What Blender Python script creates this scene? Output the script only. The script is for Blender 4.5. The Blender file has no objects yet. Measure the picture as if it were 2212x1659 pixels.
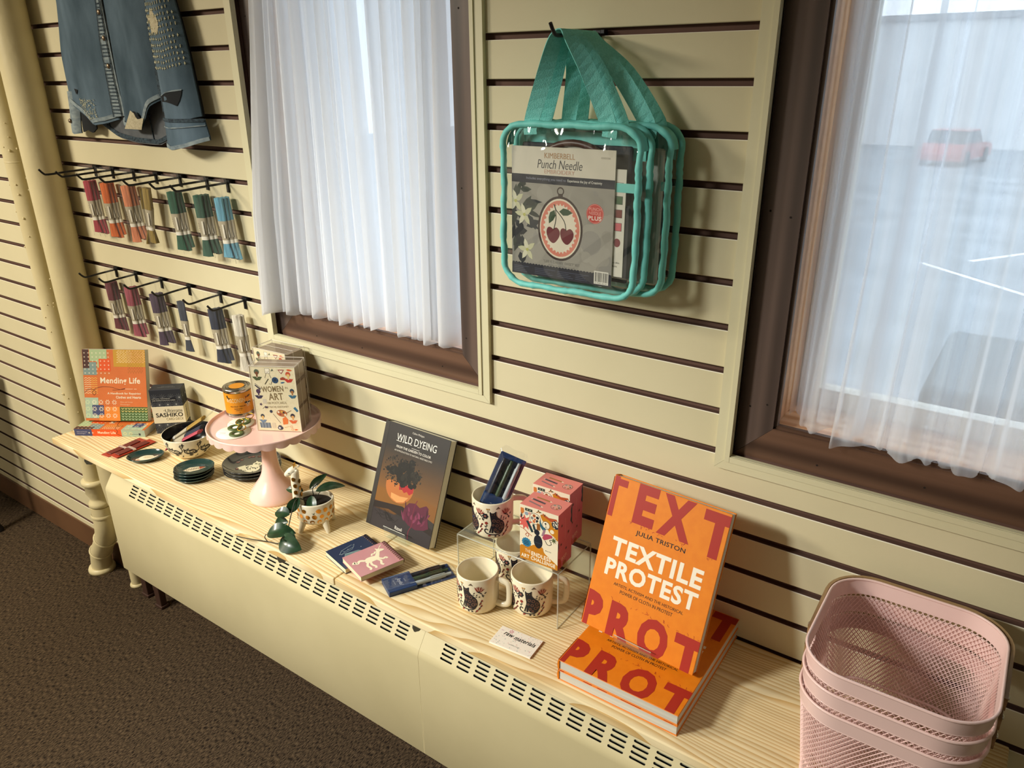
import bpy, bmesh, math, random
from mathutils import Vector, Matrix

random.seed(7)
SC = bpy.context.scene
COL = SC.collection
R = math.radians
PI = math.pi

# ---------------------------------------------------------------- camera
ZB = 1.81                      # height of the reference groove above the floor
cam_d = bpy.data.cameras.new('camera')
cam = bpy.data.objects.new('camera', cam_d)
COL.objects.link(cam)
SC.camera = cam
cam_d.sensor_width = 36.0
cam_d.lens = 36.0 * 1639.77 / 2212.0
cam_d.clip_start = 0.02
_yaw, _pit, _rol = R(35.1003), R(22.1730), R(-0.48998)
_f = Vector((-math.sin(_yaw) * math.cos(_pit), math.cos(_yaw) * math.cos(_pit), -math.sin(_pit)))
_r = Vector((math.cos(_yaw), math.sin(_yaw), 0))
_u = _r.cross(_f)
_r2 = _r * math.cos(_rol) + _u * math.sin(_rol)
_u2 = _u * math.cos(_rol) - _r * math.sin(_rol)
cam.matrix_world = Matrix(((_r2.x, _u2.x, -_f.x, 0), (_r2.y, _u2.y, -_f.y, -1.19512),
                           (_r2.z, _u2.z, -_f.z, ZB + 0.01307), (0, 0, 0, 1)))

# ---------------------------------------------------------------- sky, lights, exposure
W = bpy.data.worlds.new('overcast_sky')
SC.world = W
W.use_nodes = True
_bg = W.node_tree.nodes['Background']
_bg.inputs[0].default_value = (0.80, 0.90, 1.0, 1)
_bg.inputs[1].default_value = 2.35

def area(name, loc, size, power, color, target):
    d = bpy.data.lights.new(name, 'AREA')
    d.shape = 'RECTANGLE'
    d.size, d.size_y = size
    d.energy = power
    d.color = color
    o = bpy.data.objects.new(name, d)
    COL.objects.link(o)
    o.location = loc
    o.rotation_euler = (Vector(target) - Vector(loc)).to_track_quat('-Z', 'Y').to_euler()
    return o

WARM = (1.0, 0.90, 0.72)
SOFTW = (1.0, 1.0, 0.93)
LAMPS = [(-3.2, -2.1, 2.60)]
area('ceiling_lamp_light', (-3.2, -2.1, 2.58), (0.75, 0.75), 108, WARM, (-3.2, -2.1, 0))
SPOT = Vector((-2.0, -2.2, 2.52))  # added spotlight, put in to brighten the shelf and lower wall
_sd = bpy.data.lights.new('added_spot_light', 'SPOT')
_sd.energy = 235
_sd.color = SOFTW
_sd.spot_size = R(66)
_sd.spot_blend = 1.0
_sd.shadow_soft_size = 0.20
_so = bpy.data.objects.new('added_spot_light', _sd)
COL.objects.link(_so)
_so.location = SPOT
SPOT_AIM = Vector((-0.95, -0.25, 0.50))
_so.rotation_euler = (SPOT_AIM - SPOT).to_track_quat('-Z', 'Y').to_euler()

vs = SC.view_settings
vs.view_transform = 'Standard'
vs.look = 'None'
vs.gamma = 1.0
vs.use_curve_mapping = False
vs.exposure = 0.30
SC.display_settings.display_device = 'sRGB'
SC.cycles.transparent_max_bounces = 24
SC.cycles.max_bounces = 8
SC.cycles.caustics_reflective = False
SC.cycles.caustics_refractive = False

# ---------------------------------------------------------------- materials
def lin(c):
    if isinstance(c, str):
        c = c.lstrip('#')
        c = [int(c[i:i + 2], 16) / 255 for i in (0, 2, 4)]
        return tuple((v / 12.92 if v <= 0.04045 else ((v + 0.055) / 1.055) ** 2.4) for v in c) + (1,)
    return tuple(c[:3]) + (1,)

MATS = {}

def mat(name, col='#ffffff', rough=0.5, metal=0.0, spec=0.5, coat=0.0, emit=None):
    if name in MATS:
        return MATS[name]
    m = bpy.data.materials.new(name)
    m.use_nodes = True
    b = m.node_tree.nodes['Principled BSDF']
    b.inputs['Base Color'].default_value = lin(col)
    b.inputs['Roughness'].default_value = rough
    b.inputs['Metallic'].default_value = metal
    b.inputs['Specular IOR Level'].default_value = spec
    b.inputs['Coat Weight'].default_value = coat
    if emit:
        b.inputs['Emission Color'].default_value = lin(col)
        b.inputs['Emission Strength'].default_value = emit
    MATS[name] = m
    return m

def ink(hexc, rough=0.45):
    return mat('ink_' + hexc.lstrip('#') + ('' if rough == 0.45 else '_%d' % int(rough * 100)), hexc, rough, 0, 0.4)

def noisy(name, c1, c2, scale=(8, 8, 8), rough=0.6, detail=4, bump=0.0, bscale=80, contrast=(0.35, 0.65), spec=0.4, coat=0.0):
    """two colours mixed by stretched noise, optional fine bump"""
    m = mat(name, c1, rough, 0, spec, coat)
    nt = m.node_tree
    b = nt.nodes['Principled BSDF']
    tc = nt.nodes.new('ShaderNodeTexCoord')
    mp = nt.nodes.new('ShaderNodeMapping')
    mp.inputs['Scale'].default_value = scale
    nt.links.new(tc.outputs['Object'], mp.inputs['Vector'])
    n = nt.nodes.new('ShaderNodeTexNoise')
    n.inputs['Scale'].default_value = 1.0
    n.inputs['Detail'].default_value = detail
    nt.links.new(mp.outputs[0], n.inputs['Vector'])
    cr = nt.nodes.new('ShaderNodeValToRGB')
    cr.color_ramp.elements[0].position, cr.color_ramp.elements[1].position = contrast
    cr.color_ramp.elements[0].color = lin(c1)
    cr.color_ramp.elements[1].color = lin(c2)
    nt.links.new(n.outputs[0], cr.inputs[0])
    nt.links.new(cr.outputs[0], b.inputs['Base Color'])
    if bump:
        n2 = nt.nodes.new('ShaderNodeTexNoise')
        n2.inputs['Scale'].default_value = bscale
        n2.inputs['Detail'].default_value = 3
        nt.links.new(tc.outputs['Object'], n2.inputs['Vector'])
        bp = nt.nodes.new('ShaderNodeBump')
        bp.inputs['Strength'].default_value = bump
        bp.inputs['Distance'].default_value = 0.002
        nt.links.new(n2.outputs[0], bp.inputs['Height'])
        nt.links.new(bp.outputs[0], b.inputs['Normal'])
    return m

def wood(name, light, dark, axis=1, period=0.010, stretch=0.5, distort=6.0, rough=0.5, lo=0.25, hi=0.9, offset=(0, 0, 0), coat=0.0, knots=0.0, rings=False):
    """flat-sawn grain: bands across `axis`, drawn out along x"""
    m = mat(name, light, rough, 0, 0.4, coat)
    nt = m.node_tree
    b = nt.nodes['Principled BSDF']
    tc = nt.nodes.new('ShaderNodeTexCoord')
    mp = nt.nodes.new('ShaderNodeMapping')
    sc = [stretch, 1, 1] if axis != 0 else [1, 1, stretch]
    mp.inputs['Scale'].default_value = sc
    mp.inputs['Location'].default_value = offset
    nt.links.new(tc.outputs['Object'], mp.inputs['Vector'])
    w = nt.nodes.new('ShaderNodeTexWave')
    if rings:
        # bands across y whose spacing wanders along the board
        w.wave_type = 'BANDS'
        w.bands_direction = 'Y'
        w.wave_profile = 'SAW'
        wn = nt.nodes.new('ShaderNodeTexNoise')
        wn.inputs['Scale'].default_value = 1.0
        wn.inputs['Detail'].default_value = 1.5
        wm = nt.nodes.new('ShaderNodeMapping')
        wm.inputs['Scale'].default_value = (1.6, 11, 3)
        wm.inputs['Location'].default_value = offset
        nt.links.new(tc.outputs['Object'], wm.inputs[0])
        nt.links.new(wm.outputs[0], wn.inputs['Vector'])
        wv = nt.nodes.new('ShaderNodeVectorMath')
        wv.operation = 'SCALE'
        wv.inputs['Scale'].default_value = 0.085
        nt.links.new(wn.outputs['Color'], wv.inputs[0])
        wa = nt.nodes.new('ShaderNodeVectorMath')
        wa.operation = 'ADD'
        nt.links.new(mp.outputs[0], wa.inputs[0])
        nt.links.new(wv.outputs[0], wa.inputs[1])
        mp = wa
    else:
        w.wave_type = 'BANDS'
        w.bands_direction = 'XYZ'[axis]
    w.inputs['Scale'].default_value = 2 * PI / 20 / period
    w.inputs['Distortion'].default_value = distort
    w.inputs['Detail'].default_value = 2.0
    w.inputs['Detail Scale'].default_value = 0.12 if not knots else knots
    w.inputs['Detail Roughness'].default_value = 0.45
    nt.links.new(mp.outputs[0], w.inputs['Vector'])
    cr = nt.nodes.new('ShaderNodeValToRGB')
    cr.color_ramp.elements[0].position, cr.color_ramp.elements[1].position = lo, hi
    cr.color_ramp.elements[0].color = lin(light)
    cr.color_ramp.elements[1].color = lin(dark)
    nt.links.new(w.outputs['Fac'], cr.inputs[0])
    n = nt.nodes.new('ShaderNodeTexNoise')
    n.inputs['Scale'].default_value = 3
    n.inputs['Detail'].default_value = 5
    mp2 = nt.nodes.new('ShaderNodeMapping')
    mp2.inputs['Scale'].default_value = [1.2, 22, 22] if axis != 0 else [22, 22, 1.2]
    nt.links.new(tc.outputs['Object'], mp2.inputs['Vector'])
    nt.links.new(mp2.outputs[0], n.inputs['Vector'])
    mx = nt.nodes.new('ShaderNodeMixRGB')
    mx.blend_type = 'MULTIPLY'
    mx.inputs[0].default_value = 0.35
    nt.links.new(cr.outputs[0], mx.inputs[1])
    cr2 = nt.nodes.new('ShaderNodeValToRGB')
    cr2.color_ramp.elements[0].position, cr2.color_ramp.elements[1].position = 0.3, 0.65
    cr2.color_ramp.elements[0].color = (0.55, 0.5, 0.42, 1)
    cr2.color_ramp.elements[1].color = (1, 1, 1, 1)
    nt.links.new(n.outputs[0], cr2.inputs[0])
    nt.links.new(cr2.outputs[0], mx.inputs[2])
    nt.links.new(mx.outputs[0], b.inputs['Base Color'])
    return m

def clear(name, tint=(0.95, 0.97, 0.96), gloss=0.06, rough=0.05, haze=0.0, hazecol=(0.9, 0.9, 0.9), fres=1.35):
    """thin clear sheet: transparent with a fresnel gloss and a little milkiness"""
    if name in MATS:
        return MATS[name]
    m = bpy.data.materials.new(name)
    m.use_nodes = True
    nt = m.node_tree
    nt.nodes.clear()
    out = nt.nodes.new('ShaderNodeOutputMaterial')
    tr = nt.nodes.new('ShaderNodeBsdfTransparent')
    tr.inputs[0].default_value = tuple(tint) + (1,)
    gl = nt.nodes.new('ShaderNodeBsdfGlossy')
    gl.inputs['Roughness'].default_value = rough
    lw = nt.nodes.new('ShaderNodeLayerWeight')
    lw.inputs[0].default_value = 0.5
    pw = nt.nodes.new('ShaderNodeMath')
    pw.operation = 'POWER'
    pw.inputs[1].default_value = 4.0
    nt.links.new(lw.outputs['Facing'], pw.inputs[0])
    fr = nt.nodes.new('ShaderNodeMath')
    fr.operation = 'MULTIPLY'
    fr.inputs[1].default_value = 0.45
    nt.links.new(pw.outputs[0], fr.inputs[0])
    ad = nt.nodes.new('ShaderNodeMath')
    ad.operation = 'ADD'
    ad.inputs[1].default_value = gloss
    nt.links.new(fr.outputs[0], ad.inputs[0])
    last = tr
    if haze:
        df = nt.nodes.new('ShaderNodeBsdfDiffuse')
        df.inputs[0].default_value = tuple(hazecol) + (1,)
        mh = nt.nodes.new('ShaderNodeMixShader')
        mh.inputs[0].default_value = haze
        nt.links.new(tr.outputs[0], mh.inputs[1])
        nt.links.new(df.outputs[0], mh.inputs[2])
        last = mh
    ms = nt.nodes.new('ShaderNodeMixShader')
    nt.links.new(ad.outputs[0], ms.inputs[0])
    nt.links.new(last.outputs[0], ms.inputs[1])
    nt.links.new(gl.outputs[0], ms.inputs[2])
    nt.links.new(ms.outputs[0], out.inputs[0])
    MATS[name] = m
    return m

# ---------------------------------------------------------------- mesh builder
def V(*a):
    return Vector(a)

class MB:
    def __init__(s):
        s.v, s.f, s.m, s.sm, s.mats = [], [], [], [], []
    def mi(s, m):
        if m not in s.mats:
            s.mats.append(m)
        return s.mats.index(m)
    def add(s, vs, fs, m, smooth=False):
        o = len(s.v)
        s.v += [tuple(v) for v in vs]
        k = s.mi(m)
        for f in fs:
            s.f.append([i + o for i in f])
            s.m.append(k)
            s.sm.append(smooth)
        return s
    def box(s, x0, x1, y0, y1, z0, z1, m, mside=None):
        vs = [(x0, y0, z0), (x1, y0, z0), (x1, y1, z0), (x0, y1, z0), (x0, y0, z1), (x1, y0, z1), (x1, y1, z1), (x0, y1, z1)]
        s.add(vs, [(0, 1, 5, 4), (1, 2, 6, 5), (2, 3, 7, 6), (3, 0, 4, 7)], m)
        s.add(vs, [(3, 2, 1, 0), (4, 5, 6, 7)], mside or m)
        return s
    def rbox(s, x0, x1, y0, y1, z0, z1, m, r=0.002, seg=2, smooth=True):
        bm = bmesh.new()
        bmesh.ops.create_cube(bm, size=1)
        for v in bm.verts:
            v.co = ((x0 + x1) / 2 + v.co.x * (x1 - x0), (y0 + y1) / 2 + v.co.y * (y1 - y0), (z0 + z1) / 2 + v.co.z * (z1 - z0))
        bmesh.ops.bevel(bm, geom=bm.edges[:], offset=r, segments=seg, affect='EDGES', profile=0.5)
        s.bm(bm, m, False)
        return s
    def bm(s, bm, m, smooth=False):
        bm.verts.index_update()
        s.add([v.co[:] for v in bm.verts], [[v.index for v in f.verts] for f in bm.faces], m, smooth)
        bm.free()
        return s
    def prism(s, pts, z0, z1, m, axis=2, mside=None, smooth=False):
        """closed outline extruded along axis (0: outline is y,z; 1: x,z; 2: x,y)"""
        n = len(pts)
        def p(a, b, c):
            return {2: (a, b, c), 1: (a, c, b), 0: (c, a, b)}[axis]
        vs = [p(a, b, z0) for a, b in pts] + [p(a, b, z1) for a, b in pts]
        s.add(vs, [list(range(n))[::-1], list(range(n, 2 * n))], m)
        s.add(vs, [(i, (i + 1) % n, n + (i + 1) % n, n + i) for i in range(n)], mside or m, smooth)
        return s
    def tube(s, path, r, m, seg=8, caps=True, smooth=True, closed=False, flat=1.0):
        P = [Vector(p) for p in path]
        n = len(P)
        rs = r if isinstance(r, (list, tuple)) else [r] * n
        T = []
        for i in range(n):
            a = P[(i - 1) % n] if (closed or i > 0) else P[i]
            b = P[(i + 1) % n] if (closed or i < n - 1) else P[i]
            T.append((b - a).normalized())
        up = Vector((0, 0, 1)) if abs(T[0].z) < 0.9 else Vector((0, 1, 0))
        N = (up - T[0] * up.dot(T[0])).normalized()
        vs = []
        for i in range(n):
            N = (N - T[i] * N.dot(T[i])).normalized()
            B = T[i].cross(N)
            for k in range(seg):
                a = 2 * PI * k / seg
                vs.append(P[i] + N * math.cos(a) * rs[i] * flat + B * math.sin(a) * rs[i])
        fs = []
        for i in range(n if closed else n - 1):
            j = (i + 1) % n
            for k in range(seg):
                l = (k + 1) % seg
                fs.append((i * seg + k, i * seg + l, j * seg + l, j * seg + k))
        s.add(vs, fs, m, smooth)
        if caps and not closed:
            s.add(vs[:seg] + vs[-seg:], [list(range(seg))[::-1], list(range(seg, 2 * seg))], m)
        return s
    def lathe(s, prof, m, seg=32, c=(0, 0, 0), smooth=True, sx=1.0, sy=1.0, rot=0.0, wob=None):
        vs, fs = [], []
        n = len(prof)
        for k in range(seg):
            a = 2 * PI * k / seg
            for i, (r, z) in enumerate(prof):
                rr = r * (wob(i, a) if wob else 1.0)
                x, y = rr * math.cos(a) * sx, rr * math.sin(a) * sy
                vs.append((c[0] + x * math.cos(rot) - y * math.sin(rot), c[1] + x * math.sin(rot) + y * math.cos(rot), c[2] + z))
        for k in range(seg):
            l = (k + 1) % seg
            for i in range(n - 1):
                if prof[i][0] == 0 and prof[i + 1][0] == 0:
                    continue
                fs.append((k * n + i, l * n + i, l * n + i + 1, k * n + i + 1))
        s.add(vs, fs, m, smooth)
        return s
    def ribbon(s, path, wdir, w, t, m, smooth=True):
        """flat strap: path of points, width direction (vector or list), width, thickness"""
        P = [Vector(p) for p in path]
        n = len(P)
        vs, fs = [], []
        for i in range(n):
            T = (P[min(i + 1, n - 1)] - P[max(i - 1, 0)]).normalized()
            d = Vector(wdir[i] if isinstance(wdir, list) else wdir)
            d = (d - T * d.dot(T)).normalized()
            N = T.cross(d)
            for a, b in ((-1, -1), (1, -1), (1, 1), (-1, 1)):
                vs.append(P[i] + d * a * w / 2 + N * b * t / 2)
        for i in range(n - 1):
            for k in range(4):
                l = (k + 1) % 4
                fs.append((i * 4 + k, i * 4 + l, i * 4 + 4 + l, i * 4 + 4 + k))
        fs.append((3, 2, 1, 0))
        fs.append(tuple(range(4 * n - 4, 4 * n)))
        s.add(vs, fs, m, False)
        return s
    def grid(s, fn, nu, nv, m, smooth=True, closeu=False):
        vs = [fn(i / nu, j / nv) for j in range(nv + 1) for i in range(nu + (0 if closeu else 1))]
        w = nu + (0 if closeu else 1)
        fs = []
        for j in range(nv):
            for i in range(nu):
                a, b = j * w + i, j * w + (i + 1) % w
                fs.append((a, b, b + w, a + w))
        s.add(vs, fs, m, smooth)
        return s
    def xf(s, M, start=0):
        for i in range(start, len(s.v)):
            s.v[i] = tuple(M @ Vector(s.v[i]))
        return s
    def build(s, name, parent=None, label=None):
        me = bpy.data.meshes.new(name)
        me.from_pydata(s.v, [], s.f)
        for m in s.mats:
            me.materials.append(m)
        me.polygons.foreach_set('material_index', s.m)
        me.polygons.foreach_set('use_smooth', s.sm)
        me.update()
        o = bpy.data.objects.new(name, me)
        COL.objects.link(o)
        if parent:
            o.parent = parent
        if label:
            o['label'] = label
        return o

def tag(o, label, cat, group=None, kind=None):
    o['label'] = label
    o['category'] = cat
    if group:
        o['group'] = group
    if kind:
        o['kind'] = kind
    return o

def struct(o, label=None):
    o['kind'] = 'structure'
    if label:
        o['label'] = label
    return o

def empty(name, loc=(0, 0, 0), rx=0, rz=0, parent=None, ry=0):
    o = bpy.data.objects.new(name, None)
    COL.objects.link(o)
    o.empty_display_size = 0.02
    o.location = loc
    o.rotation_euler = (rx, ry, rz)
    if parent:
        o.parent = parent
    return o

def thing(name, label, cat, loc=(0, 0, 0), rz=0, rx=0, group=None, ry=0):
    return tag(empty(name, loc, rx, rz, None, ry), label, cat, group)

def copy_tree(o, parent=None):
    c = o.copy()
    COL.objects.link(c)
    c.parent = parent
    for ch in list(o.children):
        copy_tree(ch, c)
    return c

# ---------------------------------------------------------------- flat print
_TXT = {}

def text_mesh(body, bold=0.0, shear=0.0):
    key = (body, bold, shear)
    if key not in _TXT:
        cu = bpy.data.curves.new('lettering', 'FONT')
        cu.body = body
        cu.resolution_u = 3
        cu.offset = bold
        cu.shear = shear
        cu.space_character = 1.0 + max(bold, 0) * 3.0
        o = bpy.data.objects.new('lettering', cu)
        COL.objects.link(o)
        dg = bpy.context.evaluated_depsgraph_get()
        me = bpy.data.meshes.new_from_object(o.evaluated_get(dg))
        vs = [(v.co.x, v.co.y) for v in me.vertices]
        fs = [list(p.vertices) for p in me.polygons]
        bpy.data.objects.remove(o)
        bpy.data.curves.remove(cu)
        bpy.data.meshes.remove(me)
        xs = [v[0] for v in vs] or [0]
        ys = [v[1] for v in vs] or [0]
        _TXT[key] = (vs, fs, min(xs), max(xs), min(ys), max(ys))
    return _TXT[key]

def clip(poly, a, b):
    """keep the part of a polygon with a <= u <= b"""
    for lim, sg in ((a, 1), (b, -1)):
        out = []
        n = len(poly)
        for i in range(n):
            p, q = poly[i], poly[(i + 1) % n]
            dp, dq = sg * (p[0] - lim), sg * (q[0] - lim)
            if dp >= 0:
                out.append(p)
            if (dp > 0 > dq) or (dp < 0 < dq):
                t = dp / (dp - dq)
                out.append((p[0] + (q[0] - p[0]) * t, p[1] + (q[1] - p[1]) * t))
        poly = out
        if len(poly) < 3:
            return []
    return poly

class Pr:
    """lettering and marks on one face, in millimetres from its lower-left corner"""
    def __init__(s, mb, o=(0, 0, 0), ex=(1, 0, 0), ey=(0, 0, 1), fn=None, step=4.0, base=0.0002, inc=0.000012):
        s.mb, s.o, s.ex, s.ey = mb, Vector(o), Vector(ex), Vector(ey)
        s.n = s.ex.cross(s.ey)
        s.fn, s.step, s.k, s.base, s.inc = fn, step, 0, base, inc
        s.box = None
        s.seen = []
    def put(s, polys, col):
        m = ink(col) if isinstance(col, str) else col
        us = [q[0] for p in polys for q in p] or [0]
        ws = [q[1] for p in polys for q in p] or [0]
        bb = (min(us), max(us), min(ws), max(ws))
        k = 0
        for (a, b_, c, d, q) in s.seen:
            if q > k and a <= bb[1] and b_ >= bb[0] and c <= bb[3] and d >= bb[2]:
                k = q
        k += 1
        s.seen.append(bb + (k,))
        off = s.base + max(s.inc, 0.000008) * k
        for p in polys:
            if s.box:
                p = clip(p, s.box[0], s.box[1])
                if not p:
                    continue
                p = [(b, a) for a, b in clip([(b, a) for a, b in p], s.box[2], s.box[3])]
                if len(p) < 3:
                    continue
            if s.fn:
                u0, u1 = min(q[0] for q in p), max(q[0] for q in p)
                i0, i1 = math.floor(u0 / s.step), math.ceil(u1 / s.step)
                for i in range(i0, max(i1, i0 + 1)):
                    c = clip(p, i * s.step, (i + 1) * s.step)
                    if len(c) >= 3:
                        s.mb.add([s.fn(a, b, off) for a, b in c], [list(range(len(c)))], m)
            else:
                s.mb.add([s.o + s.ex * (a * 0.001) + s.ey * (b * 0.001) + s.n * off for a, b in p], [list(range(len(p)))], m)
        return s
    def poly(s, pts, col):
        return s.put([list(pts)], col)
    def rect(s, x, y, w, h, col):
        return s.put([[(x, y), (x + w, y), (x + w, y + h), (x, y + h)]], col)
    def disc(s, x, y, r, col, ry=None, n=16, rot=0.0):
        ry = ry or r
        c, d = math.cos(rot), math.sin(rot)
        return s.put([[(x + r * math.cos(t) * c - ry * math.sin(t) * d, y + r * math.cos(t) * d + ry * math.sin(t) * c)
                       for t in [2 * PI * i / n for i in range(n)]]], col)
    def ring(s, x, y, r, w, col, ry=None, n=20):
        ry = ry or r
        ps = []
        for i in range(n):
            a, b = 2 * PI * i / n, 2 * PI * (i + 1) / n
            ps.append([(x + r * math.cos(a), y + ry * math.sin(a)), (x + r * math.cos(b), y + ry * math.sin(b)),
                       (x + (r - w) * math.cos(b), y + (ry - w) * math.sin(b)), (x + (r - w) * math.cos(a), y + (ry - w) * math.sin(a))])
        return s.put(ps, col)
    def line(s, pts, w, col):
        n = len(pts)
        sd = []
        for i in range(n):
            ax, ay = pts[max(i - 1, 0)][:2]
            bx_, by_ = pts[min(i + 1, n - 1)][:2]
            d = math.hypot(bx_ - ax, by_ - ay) or 1e-6
            nx, ny = -(by_ - ay) / d * w / 2, (bx_ - ax) / d * w / 2
            sd.append(((pts[i][0] + nx, pts[i][1] + ny), (pts[i][0] - nx, pts[i][1] - ny)))
        return s.put([[sd[i][0], sd[i][1], sd[i + 1][1], sd[i + 1][0]] for i in range(n - 1)], col)
    def star(s, x, y, r, n, col, inner=0.45, rot=0.0):
        return s.put([[(x + (r if i % 2 == 0 else r * inner) * math.cos(rot + PI * i / n), y + (r if i % 2 == 0 else r * inner) * math.sin(rot + PI * i / n)) for i in range(2 * n)]], col)
    def text(s, body, x, y, w, h, col, bold=0.0, rot=0.0, shear=0.0):
        """fit `body` into the box x,y,w,h (h None keeps the letter shape)"""
        vs, fs, x0, x1, y0, y1 = text_mesh(body, bold, shear)
        kx = w / max(x1 - x0, 1e-6)
        ky = h / max(y1 - y0, 1e-6) if h else kx
        c, d = math.cos(rot), math.sin(rot)
        pts = [((a - x0) * kx, (b - y0) * ky) for a, b in vs]
        pts = [(x + a * c - b * d, y + a * d + b * c) for a, b in pts]
        return s.put([[pts[i] for i in f] for f in fs], col)
    def leaf(s, x, y, l, w, rot, col):
        c, d = math.cos(rot), math.sin(rot)
        pts = [(0, 0), (0.3 * l, 0.5 * w), (0.65 * l, 0.42 * w), (l, 0), (0.65 * l, -0.42 * w), (0.3 * l, -0.5 * w)]
        return s.put([[(x + a * c - b * d, y + a * d + b * c) for a, b in pts]], col)

def sm(pts, n=4):
    """smooth an open 2-D or 3-D polyline (Catmull-Rom)"""
    P = [Vector(p) for p in pts]
    out = []
    for i in range(len(P) - 1):
        p0, p1, p2, p3 = P[max(i - 1, 0)], P[i], P[i + 1], P[min(i + 2, len(P) - 1)]
        for k in range(n):
            t = k / n
            out.append(0.5 * ((2 * p1) + (p2 - p0) * t + (2 * p0 - 5 * p1 + 4 * p2 - p3) * t * t + (3 * p1 - p0 - 3 * p2 + p3) * t ** 3))
    out.append(P[-1])
    return out

def interp(pts, z):
    """x at height z of a polyline [(x,z)...]"""
    pts = sorted(pts, key=lambda p: p[1])
    if z <= pts[0][1]:
        return pts[0][0]
    for (xa, za), (xb, zb) in zip(pts[:-1], pts[1:]):
        if z <= zb:
            return xa + (xb - xa) * (z - za) / max(zb - za, 1e-9)
    return pts[-1][0]

# ================================================================ THE SETTING
SP = 0.0762                    # groove pitch of the slat wall
ZSH = ZB - 0.988               # shelf top
XL, XR, YF, ZC = -6.2, 2.6, -4.6, 2.70
M_wall = noisy('cream_paint', '#d9d0ae', '#d2c9a6', (3, 3, 3), 0.55, bump=0.08, bscale=220, spec=0.35)
M_groove = noisy('groove_board', '#6b4f43', '#5c4238', (6, 6, 6), 0.8)
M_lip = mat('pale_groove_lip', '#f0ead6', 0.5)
M_trim = noisy('cream_trim_paint', '#dcd6b4', '#d6cfab', (3, 3, 3), 0.45, bump=0.05, bscale=150)
M_frame = wood('walnut_stain', '#6e5140', '#4a3429', axis=2, period=0.05, stretch=0.15, distort=5, rough=0.42, lo=0.2, hi=1.0)
M_framev = wood('walnut_stain_upright_hazed', '#6a5850', '#4a3d38', axis=0, period=0.05, stretch=0.15, distort=5, rough=0.42, lo=0.2, hi=1.0)  # daylight haze put into the colour: greyer than the level boards
M_sill = wood('varnished_sill', '#d8ab84', '#bf8a5e', axis=1, period=0.03, stretch=0.2, distort=4, rough=0.35)
M_carpet = noisy('brown_carpet', '#1c1612', '#655441', (300, 85, 200), 0.95, 4, bump=1.0, bscale=420, contrast=(0.36, 0.70), spec=0.1)
M_base = noisy('brown_vinyl', '#6b4c34', '#5e422d', (4, 4, 4), 0.5)
M_plaster = mat('pale_plaster', '#ebe9e2', 0.8)

# floor, ceiling and the walls behind the camera
fl = struct(MB().box(XL, XR, YF, 0.03, -0.05, 0, M_carpet).build('floor'), 'dark brown flecked carpet floor')
struct(MB().box(XL, XR, YF, 0.03, ZC, ZC + 0.05, M_plaster).build('ceiling'), 'plain pale ceiling')
struct(MB().box(XL - 0.1, XL, YF, 0.03, 0, ZC, M_plaster).build('wall_left'), 'plain cream side wall')
struct(MB().box(XR, XR + 0.1, YF, 0.03, 0, ZC, M_plaster).build('wall_right'), 'plain cream end wall')
struct(MB().box(XL, XR, YF - 0.1, YF, 0, ZC, M_plaster).build('wall_front'), 'plain cream wall behind the viewer')

# ---- slat wall
wall = struct(empty('wall_back'), 'cream slat wall with dark horizontal grooves')
WINS = [(-1.615, -0.891), (-0.395, 0.329)]
WZ0, WZ1 = ZB - 0.6066, 2.34          # opening in the wall
bk = MB()
xs = [XL, WINS[0][0] + 0.02, WINS[0][1] - 0.02, WINS[1][0] + 0.02, WINS[1][1] - 0.02, XR]
bk.box(XL, XR, 0.013, 0.03, 0, WZ0, M_groove)
bk.box(XL, XR, 0.013, 0.03, WZ1, ZC, M_groove)
for i in (0, 2, 4):
    bk.box(xs[i], xs[i + 1], 0.013, 0.03, WZ0, WZ1, M_groove)
bk.box(XL, XR, 0.03, 0.19, 0, WZ0 - 0.012, M_plaster)
bk.box(XL, XR, 0.03, 0.19, WZ1, ZC, M_plaster)
for i in (0, 2, 4):
    bk.box(xs[i] - (0.04 if i else 0), xs[i + 1] + (0.04 if i < 4 else 0), 0.03, 0.19, WZ0 - 0.012, WZ1, M_plaster)
bk.build('backing_board', wall)
_slats = {}
def slat(x0, x1, za, zb):
    key = (round(x1 - x0, 4), round(zb - za, 4))
    if key not in _slats:
        b = MB()
        l, h = x1 - x0, zb - za
        e = 0.0012
        # front face with a small rounded lip, brown cut edges above and below
        b.add([(0, 0, e), (l, 0, e), (l, 0, h - e), (0, 0, h - e)], [(0, 1, 2, 3)], M_wall)
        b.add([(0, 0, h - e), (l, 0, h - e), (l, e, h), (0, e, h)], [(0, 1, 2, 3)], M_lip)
        b.add([(0, e, 0), (l, e, 0), (l, 0, e), (0, 0, e)], [(0, 1, 2, 3)], M_wall)
        b.add([(0, e, h), (l, e, h), (l, 0.0131, h), (0, 0.0131, h)], [(0, 1, 2, 3)], M_groove)
        b.add([(0, 0.0131, 0), (l, 0.0131, 0), (l, e, 0), (0, e, 0)], [(0, 1, 2, 3)], M_groove)
        b.add([(0, 0, e), (0, 0, h - e), (0, 0.0131, h), (0, 0.0131, 0)], [(0, 1, 2, 3)], M_groove)
        b.add([(l, 0, e), (l, 0, h - e), (l, 0.0131, h), (l, 0.0131, 0)], [(3, 2, 1, 0)], M_groove)
        o = b.build('slat', wall)
        _slats[key] = o
    else:
        o = _slats[key].copy()
        COL.objects.link(o)
        o.parent = wall
    o.location = (x0, 0, za)
G = 0.0057
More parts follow.
